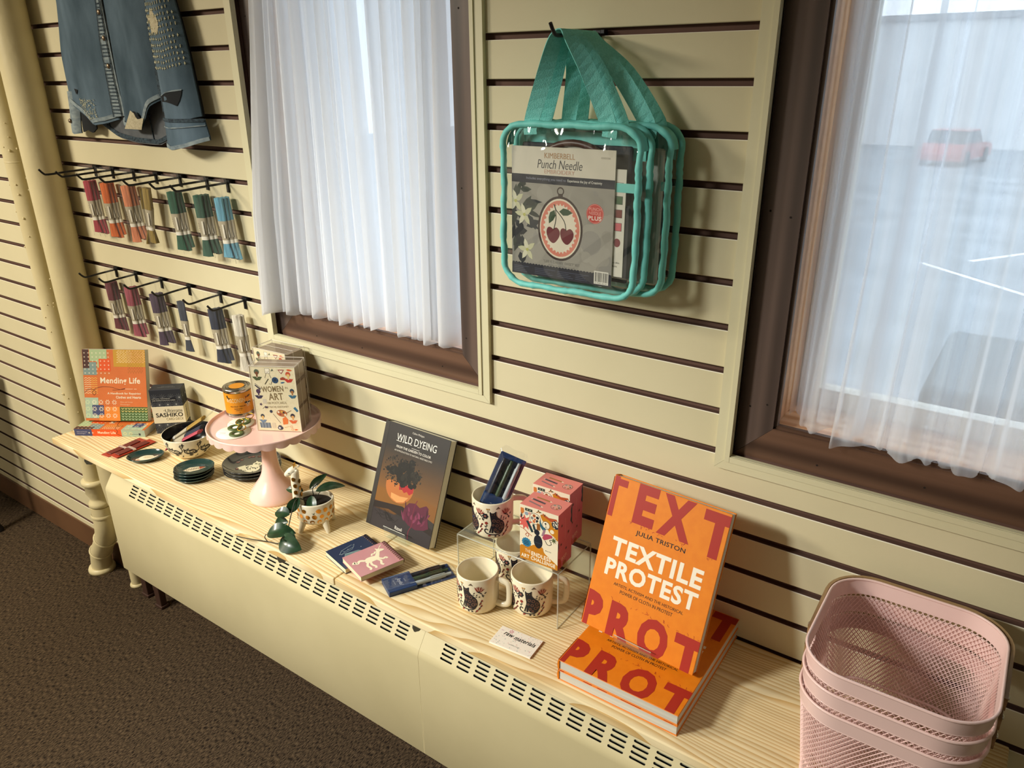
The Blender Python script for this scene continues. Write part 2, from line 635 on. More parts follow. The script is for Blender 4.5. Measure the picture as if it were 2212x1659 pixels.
for k in range(-23, 12):
    za, zb = ZB + k * SP + G, ZB + (k + 1) * SP - G
    if za > ZC:
        break
    zb = min(zb, ZC)
    za = max(za, 0.0)
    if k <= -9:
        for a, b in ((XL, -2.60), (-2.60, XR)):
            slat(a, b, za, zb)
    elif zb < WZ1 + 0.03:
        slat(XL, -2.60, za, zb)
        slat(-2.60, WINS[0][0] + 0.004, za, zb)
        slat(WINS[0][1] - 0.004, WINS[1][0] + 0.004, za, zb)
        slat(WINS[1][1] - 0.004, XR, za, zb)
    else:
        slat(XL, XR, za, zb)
struct(MB().rbox(XL, XR, -0.006, 0.0, 0.0, 0.108, M_base, 0.002).build('baseboard_back'), 'dark brown vinyl baseboard along slat wall')

# ---- windows
M_dark = mat('dark_nail_hole', '#1d130d', 0.9)
M_glass = clear('window_glass', (0.97, 0.99, 1.0), 0.02, 0.02)
M_sash = mat('white_sash_paint', '#d9d6c8', 0.5)

def window(n, x0, x1, label):
    w = struct(empty('window_%d' % n), label)
    t = 0.0275                                   # casing width
    zb = ZB - 0.636
    zt = WZ1 + 0.028
    yo = -0.010
    def casing(pts, name='casing_board'):
        b = MB()
        b.prism(pts, yo, 0.0, M_trim, axis=1)
        return b.build(name, w)
    casing([(x0, zb), (x0 + t, zb + t), (x0 + t, zt - t), (x0, zt)])
    casing([(x1, zb), (x1, zt), (x1 - t, zt - t), (x1 - t, zb + t)])
    casing([(x0 + 0.0004, zb), (x1 - 0.0004, zb), (x1 - t - 0.0004, zb + t), (x0 + t + 0.0004, zb + t)])
    casing([(x0, zt), (x0 + t, zt - t), (x1 - t, zt - t), (x1, zt)])
    # raised inner bead of the lower casing
    MB().box(x0 + t, x1 - t, yo - 0.003, yo, zb + t - 0.011, zb + t - 0.0005, M_trim).build('casing_bead', w)
    MB().box(x0 + t - 0.009, x0 + t - 0.0005, yo - 0.003, yo, zb + t - 0.011, zt - t, M_trim).build('casing_bead', w)
    MB().box(x1 - t + 0.0005, x1 - t + 0.009, yo - 0.003, yo, zb + t - 0.011, zt - t, M_trim).build('casing_bead', w)
    # stained frame boards
    i0, i1, j0, j1 = x0 + t - 0.001, x1 - t + 0.001, zb + t - 0.001, zt - t
    fw = 0.061
    yf = 0.012
    def board(pts, m, name):
        MB().prism(pts, yf, 0.0265, m, axis=1).build(name, w)
    board([(i0, j0), (i0 + fw, j0 + fw), (i0 + fw, j1 - fw), (i0, j1)], M_framev, 'frame_board')
    board([(i1, j0), (i1, j1), (i1 - fw, j1 - fw), (i1 - fw, j0 + fw)], M_framev, 'frame_board')
    board([(i0 + 0.0006, j0), (i1 - 0.0006, j0), (i1 - fw - 0.0006, j0 + fw), (i0 + fw + 0.0006, j0 + fw)], M_frame, 'frame_board')
    board([(i0, j1), (i0 + fw, j1 - fw), (i1 - fw, j1 - fw), (i1, j1)], M_frame, 'frame_board')
    # darker bead round the opening
    q0, q1, q2 = i0 + fw, i1 - fw, j0 + fw
    MB().prism([(q0 - 0.001, q2), (q0 + 0.006, q2 + 0.006), (q0 + 0.006, j1 - fw), (q0 - 0.001, j1 - fw)], 0.018, 0.0268, M_framev, axis=1).build('frame_bead', w)
    MB().prism([(q1 + 0.001, q2), (q1 + 0.001, j1 - fw), (q1 - 0.006, j1 - fw), (q1 - 0.006, q2 + 0.006)], 0.018, 0.0268, M_framev, axis=1).build('frame_bead', w)
    MB().prism([(q0, q2 - 0.001), (q1, q2 - 0.001), (q1 - 0.006, q2 + 0.006), (q0 + 0.006, q2 + 0.006)], 0.018, 0.0268, M_frame, axis=1).build('frame_bead', w)
    # nail holes
    b = MB()
    for zz in (j0 + 0.10, j0 + 0.42, j0 + 0.74):
        for xx in (i0 + 0.016, i0 + 0.046, i1 - 0.016, i1 - 0.046):
            b.lathe([(0, 0), (0.0018, 0)], M_dark, 8)
            st = len(b.v) - 16
            b.xf(Matrix.Translation((xx + random.uniform(-.004, .004), yf - 0.0004, zz + random.uniform(-.01, .01))) @ Matrix.Rotation(PI / 2, 4, 'X'), st)
    for xx in (i0 + 0.14, i0 + 0.30, i1 - 0.12):
        b.lathe([(0, 0), (0.0018, 0)], M_dark, 8)
        b.xf(Matrix.Translation((xx, yf - 0.0004, j0 + 0.012 + random.random() * 0.03)) @ Matrix.Rotation(PI / 2, 4, 'X'), len(b.v) - 16)
    b.build('nail_hole', w)
    # reveal: sill and jambs
    a0, a1, c0, c1 = i0 + fw, i1 - fw, j0 + fw, j1 - fw
    MB().box(a0 - 0.03, a1 + 0.03, 0.026, 0.19, c0 - 0.03, c0 - 0.001, M_sill).build('sill_board', w)
    MB().box(a0 - 0.02, a0 - 0.001, 0.026, 0.19, c0, c1, M_sill).build('jamb_board', w)
    MB().box(a1 + 0.001, a1 + 0.02, 0.026, 0.19, c0, c1, M_sill).build('jamb_board', w)
    MB().box(a0 - 0.02, a1 + 0.02, 0.026, 0.19, c1 + 0.001, c1 + 0.02, M_sill).build('head_board', w)
    # sash and pane
    b = MB()
    s = 0.035
    b.box(a0, a0 + s, 0.155, 0.185, c0, c1, M_sash)
    b.box(a1 - s, a1, 0.155, 0.185, c0, c1, M_sash)
    b.box(a0 + s, a1 - s, 0.155, 0.185, c0, c0 + s, M_sash)
    b.box(a0 + s, a1 - s, 0.155, 0.185, c1 - s, c1, M_sash)
    b.build('sash', w)
    MB().box(a0 + s, a1 - s, 0.168, 0.172, c0 + s, c1 - s, M_glass).build('pane', w)
    return a0, a1, c0, c1

w1 = window(1, WINS[0][0], WINS[0][1], 'curtained window with brown wood frame, beside the hanging skeins')
w2 = window(2, WINS[1][0], WINS[1][1], 'curtained window with brown wood frame, above the pink baskets')

# ---- outdoors
M_lot = noisy('pale_wet_asphalt', '#6f7a80', '#8b949a', (0.6, 0.6, 0.6), 0.7)
M_snow = mat('white_kerb_paint', '#eef2f5', 0.7)
struct(MB().box(-40, 40, 0.45, 60, -2.0, -1.9, M_lot).build('pavement_outside'), 'pale asphalt parking lot outside the windows')
for i, (x, y, l, a) in enumerate([(-0.9, 15.6, 2.9, -42), (-0.5, 18.3, 2.4, 58), (-9.6, 15.0, 2.6, 12), (-13.2, 18.6, 3, 12)]):
    o = MB().box(-l / 2, l / 2, -0.06, 0.06, 0, 0.006, M_snow).build('parking_line_marking')
    o.location = (x, y, -1.9)
    o.rotation_euler = (0, 0, R(a))
    struct(o, 'white painted line on the asphalt outside')
M_brickw = noisy('far_pale_facade', '#d5d6d6', '#cacccd', (1, 1, 1), 0.9)
far = MB()
far.box(-36, 34, 46, 52, -1.9, 4.2, M_brickw)
far.box(-36.3, 34.3, 45.8, 52.2, 4.2, 4.5, mat('far_roof_edge', '#8d8f92', 0.8))
fo = far.build('wall_of_far_building')
struct(fo, 'pale low building across the lot')
struct(MB().rbox(-0.13, 1.6, 0.32, 0.75, -1.9, 1.275, mat('dark_teal_cabinet', '#2b444a', 0.6), 0.02).build('exterior_cabinet'), 'dark box standing outside below the window')
# a red car, faint through the right-hand curtain
M_red = mat('red_car_paint', '#b0392c', 0.3, 0, 0.5, 0.6)
M_cglass = mat('car_window_glass', '#28343a', 0.1)
M_tyre = mat('tyre_rubber', '#1b1b1c', 0.8)
car = thing('parked_car', 'red car parked outside, faint through the sheer curtain above the baskets', 'car', (-3.9, 38.0, -1.9), R(80))
b = MB()
b.prism([(-2.1, 0.25), (2.1, 0.25), (2.15, 0.62), (1.9, 0.78), (1.0, 0.86), (-1.6, 0.9), (-2.1, 0.8), (-2.15, 0.5)], -0.85, 0.85, M_red, axis=1)
b.build('body', car)
b = MB()
b.prism([(-1.55, 0.9), (0.95, 0.86), (0.35, 1.36), (-1.15, 1.4)], -0.74, 0.74, M_cglass, axis=1)
b.build('cabin_glass', car)
MB().rbox(-1.15, 0.35, -0.74, 0.74, 1.36, 1.42, M_red, 0.02).build('roof', car)
for x in (-1.3, 1.3):
    for y in (-0.82, 0.82):
        b = MB()
        b.lathe([(0, -0.1), (0.2, -0.1), (0.31, -0.08), (0.32, 0), (0.31, 0.08), (0.2, 0.1), (0, 0.1)], M_tyre, 20)
        b.xf(Matrix.Translation((x, y, 0.32)) @ Matrix.Rotation(PI / 2, 4, 'X'))
        b.build('wheel', car)

# ---- sheer curtains
def sheer(name, opac, stripes):
    m = bpy.data.materials.new(name)
    m.use_nodes = True
    nt = m.node_tree
    nt.nodes.clear()
    out = nt.nodes.new('ShaderNodeOutputMaterial')
    tr = nt.nodes.new('ShaderNodeBsdfTransparent')
    df = nt.nodes.new('ShaderNodeBsdfDiffuse')
    df.inputs[0].default_value = (0.93, 0.94, 0.96, 1)
    tl = nt.nodes.new('ShaderNodeBsdfTranslucent')
    tl.inputs[0].default_value = (0.95, 0.96, 0.98, 1)
    a = nt.nodes.new('ShaderNodeMixShader')
    a.inputs[0].default_value = 0.62
    nt.links.new(df.outputs[0], a.inputs[1])
    nt.links.new(tl.outputs[0], a.inputs[2])
    tc = nt.nodes.new('ShaderNodeTexCoord')
    mp = nt.nodes.new('ShaderNodeMapping')
    mp.inputs['Scale'].default_value = (stripes, 3, 0.7)
    n = nt.nodes.new('ShaderNodeTexNoise')
    n.inputs['Scale'].default_value = 1
    n.inputs['Detail'].default_value = 5
    nt.links.new(tc.outputs['Object'], mp.inputs[0])
    nt.links.new(mp.outputs[0], n.inputs['Vector'])
    mr = nt.nodes.new('ShaderNodeMapRange')
    mr.inputs[1].default_value, mr.inputs[2].default_value = 0.3, 0.7
    mr.inputs[3].default_value, mr.inputs[4].default_value = opac - 0.12, opac + 0.12
    nt.links.new(n.outputs[0], mr.inputs[0])
    b = nt.nodes.new('ShaderNodeMixShader')
    nt.links.new(mr.outputs[0], b.inputs[0])
    nt.links.new(tr.outputs[0], b.inputs[1])
    nt.links.new(a.outputs[0], b.inputs[2])
    nt.links.new(b.outputs[0], out.inputs[0])
    return m

def curtain_panel(x0, x1, z0, z1, yfn, folds, seed, xfn=None, hem=0.006):
    rnd = random.Random(seed)
    ph = [rnd.uniform(0, 6.28) for _ in range(6)]
    b = MB()
    def fn(u, v):
        z = z1 + (z0 - z1) * v
        x = x0 + (x1 - x0) * u
        x += 0.010 * math.sin(u * 9 + ph[5] + v * 1.3)
        amp = 0.014 + 0.009 * v
        y = yfn(u, v)
        th = u * folds * 2 * PI
        y += amp * (math.sin(th + ph[0] + 0.8 * math.sin(u * 11 + ph[1])) + 0.55 * math.sin(th * 1.73 + ph[2] + v * 1.2) + 0.3 * math.sin(th * 3.1 + ph[3]))
        x += 0.6 * amp * math.cos(th * 1.0 + ph[0]) * (0.6 + 0.4 * math.sin(u * 17 + ph[4]))
        if xfn:
            x += xfn(u, v)
        z += hem * math.sin(th * 1.1 + ph[3]) * v ** 6
        return (x, y, z)
    return b, fn

M_sh1 = sheer('white_sheer_dense', 0.66, 30)
M_sh2 = sheer('white_sheer_net', 0.44, 22)
M_rod = mat('white_rod_enamel', '#e8e6df', 0.3)

c1 = thing('sheer_curtain', 'white sheer curtain hanging in the window left of the turquoise bags', 'curtain', (0, 0, 0), group='sheer curtains')
for sd, fo_, dy in ((3, 17, 0.0), (11, 9, 0.030)):
    b, fn = curtain_panel(w1[0] + 0.004, w1[1] - 0.004, w1[2] + 0.012, w1[3] - 0.03,
                          lambda u, v, dy=dy: 0.030 + dy - (0.075 + dy * 0.9) * max(0.0, 1 - u / 0.22) ** 1.2 * min(1.0, 0.25 + v),
                          fo_, sd, lambda u, v: -0.012 - 0.050 * max(0.0, 1 - u / 0.25) * max(0, v - 0.2) / 0.8)
    b.grid(fn, 240, 20, M_sh1)
    b.build('sheer_panel', c1)
MB().tube([(w1[0], 0.045, w1[3] - 0.035), (w1[1], 0.045, w1[3] - 0.035)], 0.006, M_rod, 10).build('rod', c1)

c2 = thing('sheer_curtain', 'white net curtain pooling on the sill of the window above the baskets', 'curtain', (0, 0, 0), group='sheer curtains')
for sd, fo_, dy in ((5, 13, 0.006), (23, 8, -0.024)):
    b, fn = curtain_panel(w2[0] + 0.012, w2[1] - 0.004, w2[2] + 0.006, w2[3] - 0.03,
                          lambda u, v, dy=dy: 0.098 + dy - 0.060 * max(0, v - 0.72) / 0.28 * min(1, u * 5),
                          fo_, sd, lambda u, v: 0.035 * u * 0 - 0.02 * (1 - u) * v * 0, hem=0.004)
    b.grid(fn, 220, 26, M_sh2)
    b.build('sheer_panel', c2)
MB().tube([(w2[0], 0.098, w2[3] - 0.035), (w2[1], 0.098, w2[3] - 0.035)], 0.006, M_rod, 10).build('rod', c2)

# ---- ceiling lamp and added shelf spotlight (out of frame, they light the room)
M_lampglass = mat('lamp_diffuser', '#fff3d8', 0.4, emit=2.0)
M_lampbody = mat('lamp_housing', '#dddddd', 0.4)
for i, (x, y, z_) in enumerate(LAMPS):
    t = thing('ceiling_lamp', 'round flush ceiling lamp towards the pipes', 'lamp', (x, y, ZC))
    MB().lathe([(0, 0), (0.44, 0), (0.44, -0.035), (0.42, -0.04), (0.41, -0.035)], M_lampbody, 28).build('housing', t)
    MB().lathe([(0.41, -0.035), (0.40, -0.06), (0.3, -0.085), (0, -0.092)], M_lampglass, 28).build('diffuser', t)

t = thing('added_spotlight', 'small black spotlight added to brighten the shelf', 'lamp', (SPOT.x, SPOT.y, ZC))
MB().rbox(-0.03, 0.03, -0.03, 0.03, -0.02, 0, mat('black_lamp_metal', '#1a1a1c', 0.4), 0.003).build('ceiling_mount', t)
_ax = (SPOT_AIM - SPOT).normalized()
_pp = SPOT - Vector((SPOT.x, SPOT.y, ZC)) - _ax * 0.09
MB().tube([(0, 0, -0.02), tuple(_pp)], 0.007, mat('black_lamp_metal'), 8).build('stem', t)
MB().tube([_pp - _ax * 0.02, _pp, _pp + _ax * 0.07], [0.02, 0.038, 0.042], mat('black_lamp_metal'), 16, caps=False).build('lamp_head', t)

# ---- heating pipes in the corner
M_pipe = noisy('cream_pipe_paint', '#d9cda4', '#cfc298', (5, 5, 5), 0.42, bump=0.35, bscale=60)
def pipe_drips(b, x, y, r, z0, z1, n, seed):
    rnd = random.Random(seed)
    for _ in range(n):
        a = rnd.uniform(PI, 2.1 * PI)
        zz = rnd.uniform(z0, z1)
        q = rnd.uniform(0.002, 0.005)
        b.lathe([(0, -q), (q * 0.8, -q * 0.4), (q * 0.8, q * 0.4), (0, q)], M_pipe, 6, (x + r * math.cos(a), y + r * math.sin(a), zz))
t = thing('heating_pipe', 'thinner cream riser pipe with paint drips and jointed foot on carpet', 'pipe', (0, 0, 0), group='heating pipes')
px, py, pr = -2.668, -0.070, 0.034
b = MB()
b.tube([(px, py, 0.46), (px, py, ZC)], pr, M_pipe, 24, caps=False)
pipe_drips(b, px, py, pr, 0.5, 1.75, 60, 4)
b.lathe([(pr, -0.002), (pr + 0.0012, 0), (pr, 0.002)], M_pipe, 24, (px, py, ZB - 0.225))
b.build('riser', t)
b = MB()
b.lathe([(pr, 0.075), (pr + 0.012, 0.072), (pr + 0.012, 0.058), (pr + 0.005, 0.052), (pr + 0.006, 0.02), (pr - 0.004, 0.0), (pr - 0.004, -0.012), (pr + 0.004, -0.02), (pr + 0.006, -0.034), (pr - 0.004, -0.042), (pr - 0.004, -0.05)], M_pipe, 24, (px, py, 0.39))
b.build('coupling', t)
el = sm([(px, py, 0.35), (px - 0.003, py, 0.27), (px - 0.03, py + 0.004, 0.205), (px - 0.085, py + 0.008, 0.135), (px - 0.125, py + 0.010, 0.085), (px - 0.145, py + 0.010, 0.0)], 4)
b = MB()
b.tube(el, [pr + 0.004] * len(el), M_pipe, 24)
for i in (2, 9, 15):
    b.tube([el[i] - (el[i + 1] - el[i]) * 0.25, el[i], el[i] + (el[i + 1] - el[i]) * 0.4], [pr + 0.005, pr + 0.009, pr + 0.005], M_pipe, 24, caps=False)
b.build('elbow', t)
MB().lathe([(0, 0.022), (pr + 0.012, 0.020), (pr + 0.016, 0.010), (pr + 0.016, 0.0), (0, 0.0)], M_pipe, 24, (px - 0.145, py + 0.010, 0.0)).build('floor_flange', t)
t = thing('heating_pipe', 'wider smooth cream pipe against the slat wall behind the orange book', 'pipe', (0, 0, 0), group='heating pipes')
b = MB()
b.tube([(-2.60, -0.036, 0.0), (-2.60, -0.036, 0.22), (-2.57, -0.045, 0.33), (-2.53, -0.058, 0.42), (-2.53, -0.058, 0.5), (-2.53, -0.058, ZC)], [0.021, 0.021, 0.026, 0.045, 0.051, 0.051], M_pipe, 28, caps=False)
b.build('riser', t)
MB().lathe([(0, 0.012), (0.024, 0.012), (0.027, 0.006), (0.027, 0.0), (0, 0)], M_pipe, 28, (-2.60, -0.036, 0)).build('floor_flange', t)
M_brown = mat('brown_iron', '#3b241b', 0.6)
for i, (x, y) in enumerate([(-2.605, -0.047), (-2.500, -0.057)]):
    t = thing('heater_leg', ['short dark brown leg under the heater end, nearer the pipes', 'short dark brown leg under the heater end, farther from the pipes'][i], 'leg', (x + 0.1, y, 0), group='legs under the heater')
    MB().rbox(-0.017, 0.017, -0.012, 0.012, 0.012, 0.30, M_brown, 0.003).build('post', t)
    MB().rbox(-0.022, 0.022, -0.016, 0.016, 0, 0.012, M_brown, 0.003).build('foot', t)

# ---- black side table whose leg stands at the left edge of the picture
M_black = mat('black_lacquer', '#17171a', 0.4)
t = thing('side_table', 'black table leg at the far left edge, by the baseboard', 'table', (-3.46, -0.17, 0))
MB().rbox(-0.75, 0.03, -0.5, 0.1, 0.70, 0.73, M_black, 0.004).build('table_top', t)
for x, y in ((0, 0), (0, -0.42), (-0.7, 0), (-0.7, -0.42)):
    b = MB()
    b.tube([(x, y, 0.0), (x, y, 0.012), (x, y, 0.03), (x, y, 0.70)], [0.021, 0.021, 0.013, 0.015], M_black, 12)
    b.build('leg', t)

# ---- shelf boards and brackets
M_pine = wood('pine_board', '#f6e5bb', '#d3ae70', axis=1, period=0.0085, stretch=0.10, distort=0.6, rough=0.42, lo=0.30, hi=1.0, offset=(0.4, 0.17, -0.70), knots=1.0, rings=True)
M_pine2 = wood('pine_board_second', '#f6e5bb', '#d3ae70', axis=1, period=0.0085, stretch=0.10, distort=0.6, rough=0.42, lo=0.30, hi=1.0, offset=(3.1, 0.20, -0.71), knots=1.0, rings=True)
for i, (a, c, m, lb) in enumerate([(-2.318, -1.0968, M_pine, 'pine shelf board carrying the pink cake stand'), (-1.0942, 0.128, M_pine2, 'pine shelf board carrying the mugs and baskets')]):
    o = MB().rbox(a, c, -0.309, -0.003, ZSH - 0.019, ZSH, m, 0.0025).build('shelf_board')
    tag(o, lb, 'shelf', 'pine shelf boards')
M_steel = mat('grey_bracket_steel', '#6d6d72', 0.35, 0.8)
for i, x in enumerate((-2.150, -1.293, -0.876)):
    t = thing('shelf_bracket', ['grey steel shelf bracket beside the cream riser pipe', 'grey steel shelf bracket below the giraffe planter', 'grey steel shelf bracket below the pen set'][i], 'bracket', (x, 0, ZSH - 0.0192), group='shelf brackets')
    b = MB()
    pts = [(-0.001, -0.004), (-0.001, -0.036), (-0.06, -0.034), (-0.255, -0.026), (-0.288, -0.030), (-0.300, -0.024), (-0.304, -0.012), (-0.302, -0.004)]
    b.prism(pts, -0.0015, 0.0015, M_steel, axis=0)
    b.box(-0.011, 0.011, -0.30, -0.01, -0.004, -0.0005, M_steel)
    b.build('arm', t)
    for yy in (-0.285, -0.06):
        MB().lathe([(0, -0.008), (0.004, -0.0075), (0.0045, -0.004)], mat('screw_chrome', '#c9c9c9', 0.2, 1.0), 10, (0.006, yy, 0)).build('screw', t)

# ---- convector covers below the shelf
M_cover = noisy('cream_enamel', '#cfc39b', '#c6ba92', (3, 3, 3), 0.45, bump=0.05, bscale=200)
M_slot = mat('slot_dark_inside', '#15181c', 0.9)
M_louver = mat('louver_grey', '#a9a78f', 0.4)
def cover(x0, x1, label, ncol, first):
    t = thing('radiator_cover', label, 'radiator cover', (0, 0, 0), group='radiator covers')
    yf, zbt, zk = -0.250, ZB - 1.437, ZB - 1.150
    d = Vector((0, 0.578, 0.816))
    L = 0.112
    th = 0.0015
    # front panel with soft bend to the slope
    prof = [(yf + 0.018, zbt - 0.006), (yf + 0.004, zbt - 0.006), (yf, zbt)]
    for i in range(5):
        k = i / 4
        ang = k * math.atan2(0.578, 0.816)
        prof.append((yf + 0.030 * (1 - math.cos(ang)), zk - 0.008 + 0.030 * math.sin(ang)))
    s0 = Vector((0, prof[-1][0], prof[-1][1]))
    b = MB()
    vs = [(x0, y, z) for y, z in prof] + [(x1, y, z) for y, z in prof]
    n = len(prof)
    b.add(vs, [(i, n + i, n + i + 1, i + 1) for i in range(n - 1)], M_cover, True)
    b.build('front_panel', t)
    # end cap
    top = s0 + d * (L - 0.01)
    for xa in (x0 - 0.0012, x1):
        MB().prism([(yf, zbt)] + prof[3:] + [(top.y, top.z), (-0.004, top.z), (-0.004, zbt)], xa, xa + 0.0012, M_cover, axis=0).build('end_cap', t)
    b = MB()
    b.box(x0, x1, top.y, -0.004, top.z - 0.003, top.z, M_cover)
    b.build('top_panel', t)
    # slotted slope
    b = MB()
    def P(x, s_, dep=0.0):
        return Vector((x, s0.y, s0.z)) + d * s_ + Vector((0, 0.816, -0.578)) * dep
    pitch, lw = 0.0446, 0.0325
    rows = [0.004 + i * 0.0098 for i in range(6)]
    rh = 0.0048
    def quad(xa, xb, sa, sb):
        if xb - xa > 1e-5 and sb - sa > 1e-5:
            b.add([P(xa, sa), P(xb, sa), P(xb, sb), P(xa, sb)], [(0, 1, 2, 3)], M_cover)
    s_lo, s_hi = 0.0, L - 0.01
    cells_s = rows[0] - 0.0025
    quad(x0, x1, s_lo, cells_s)
    quad(x0, x1, rows[-1] + rh + 0.0025, s_hi)
    xe = first + ncol * pitch - (pitch - lw)
    quad(x0, first - 0.001, cells_s, rows[-1] + rh + 0.0025)
    quad(xe + 0.001, x1, cells_s, rows[-1] + rh + 0.0025)
    g = MB()
    for c in range(ncol):
        xa = first + c * pitch
        xb = xa + lw
        if c < ncol - 1:
            quad(xb + 0.001, xa + pitch - 0.001, cells_s, rows[-1] + rh + 0.0025)
        for ri, sv in enumerate(rows):
            lo = cells_s if ri == 0 else (rows[ri - 1] + rh + sv) / 2
            hi = rows[-1] + rh + 0.0025 if ri == len(rows) - 1 else (sv + rh + rows[ri + 1]) / 2
            r = rh / 2
            inner = []
            for k in range(5):
                a = PI / 2 + PI * k / 4
                inner.append((xa + r + r * math.cos(a), sv + r + r * math.sin(a)))
            for k in range(5):
                a = -PI / 2 + PI * k / 4
                inner.append((xb - r + r * math.cos(a), sv + r + r * math.sin(a)))
            outer = []
            ol, orr = xa - 0.001, xb + 0.001
            om = [(xa + r, hi), (ol, hi), (ol, (lo + hi) / 2), (ol, lo), (xa + r, lo), (xb - r, lo), (orr, lo), (orr, (lo + hi) / 2), (orr, hi), (xb - r, hi)]
            vs = [P(x, q) for x, q in om] + [P(x, q) for x, q in inner] + [P(x, q, 0.003) for x, q in inner]
            n2 = len(inner)
            b.add(vs, [(k, (k + 1) % n2, n2 + (k + 1) % n2, n2 + k) for k in range(n2)], M_cover)
            b.add(vs, [(n2 + k, n2 + (k + 1) % n2, 2 * n2 + (k + 1) % n2, 2 * n2 + k) for k in range(n2)], M_slot)
            # louver lip rising behind the slot
            g.add([P(xa + 0.001, sv + rh * 1.35, 0.002), P(xb - 0.001, sv + rh * 1.35, 0.002), P(xb - 0.001, sv + rh * 0.45, 0.0045), P(xa + 0.001, sv + rh * 0.45, 0.0045)], [(0, 1, 2, 3)], M_louver)
    b.build('slotted_panel', t)
    g.build('louver_lips', t)
    MB().add([P(x0 + 0.01, -0.005, 0.02), P(x1 - 0.01, -0.005, 0.02), P(x1 - 0.01, 0.1, 0.02), P(x0 + 0.01, 0.1, 0.02)], [(0, 1, 2, 3)], M_slot).build('inner_shade_sheet', t)  # dark sheet standing in for the shade inside the cover
    return t
cover(-2.186, -0.9215, 'long cream radiator cover below the pink cake stand, slotted top', 25, -2.0655)
cover(-0.9185, 0.34, 'cream radiator cover below the orange books, slotted top', 25, -0.8640)

# ================================================================ GOODS ON THE SHELF
M_page = noisy('page_edges', '#d8d5cb', '#c6c3b9', (3, 3, 900), 0.8)
M_ceram = mat('white_glaze', '#efe6cd', 0.22, 0, 0.5, 0.4)
M_acryl = clear('clear_acrylic', (0.97, 0.985, 0.975), 0.015, 0.03, 0.03, (0.8, 0.82, 0.78), 1.3)
M_acedge = clear('acrylic_edge', (0.80, 0.82, 0.76), 0.08, 0.15, 0.35, (0.85, 0.85, 0.78))

def book(t, w, h, th, cover, board=0.0019, square=0.0018, hard=True, spine=None):
    """front cover at z=0 looking up, spine along x=0; body goes down to -th"""
    ov = square if hard else 0.0
    b = MB()
    bd = board if hard else 0.0006
    b.rbox(0.0, w, 0, h, -bd, 0, cover, min(0.0008, bd * 0.4), 1)
    b.build('front_cover', t)
    b = MB()
    b.rbox(0.0, w, 0, h, -th, -th + bd, cover, min(0.0008, bd * 0.4), 1)
    b.build('back_cover', t)
    b = MB()
    if hard:
        pts = [(-0.0016, -th + 0.001), (-0.0030, -th * 0.7), (-0.0034, -th * 0.5), (-0.0030, -th * 0.3), (-0.0016, -0.001), (0.0004, -0.001), (0.0004, -th + 0.001)]
    else:
        pts = [(-0.0006, -th), (-0.0006, 0), (0.0002, 0), (0.0002, -th)]
    b.prism(pts, 0, h, spine or cover, axis=1)
    b.build('spine', t)
    MB().box(0.0006, w - ov, ov, h - ov, -th + bd + 0.00005, -bd - 0.00005, M_page).build('page_block', t)

def easel(t, w, lip, back, slope):
    """clear bent display easel: x across, y depth, z up; lip in front"""
    b = MB()
    prof = [(0.0, lip), (0.002, 0.004), (0.006, 0.0012), (0.03, 0.0012), (0.034, 0.004), (0.034 + math.sin(slope) * back, math.cos(slope) * back)]
    b.ribbon([(0, y, z) for y, z in prof], (1, 0, 0), w, 0.0022, M_acryl)
    b.build('cradle', t)
    top = prof[-1]
    MB().ribbon([(0, top[0] * 0.75, top[1] * 0.72), (0, top[0] + 0.055, 0.0012)], (1, 0, 0), w * 0.5, 0.0022, M_acryl).build('rear_strut', t)
    MB().tube([(-w / 2, prof[0][0], lip), (w / 2, prof[0][0], lip)], 0.0009, M_acedge, 6).build('lip_edge', t)

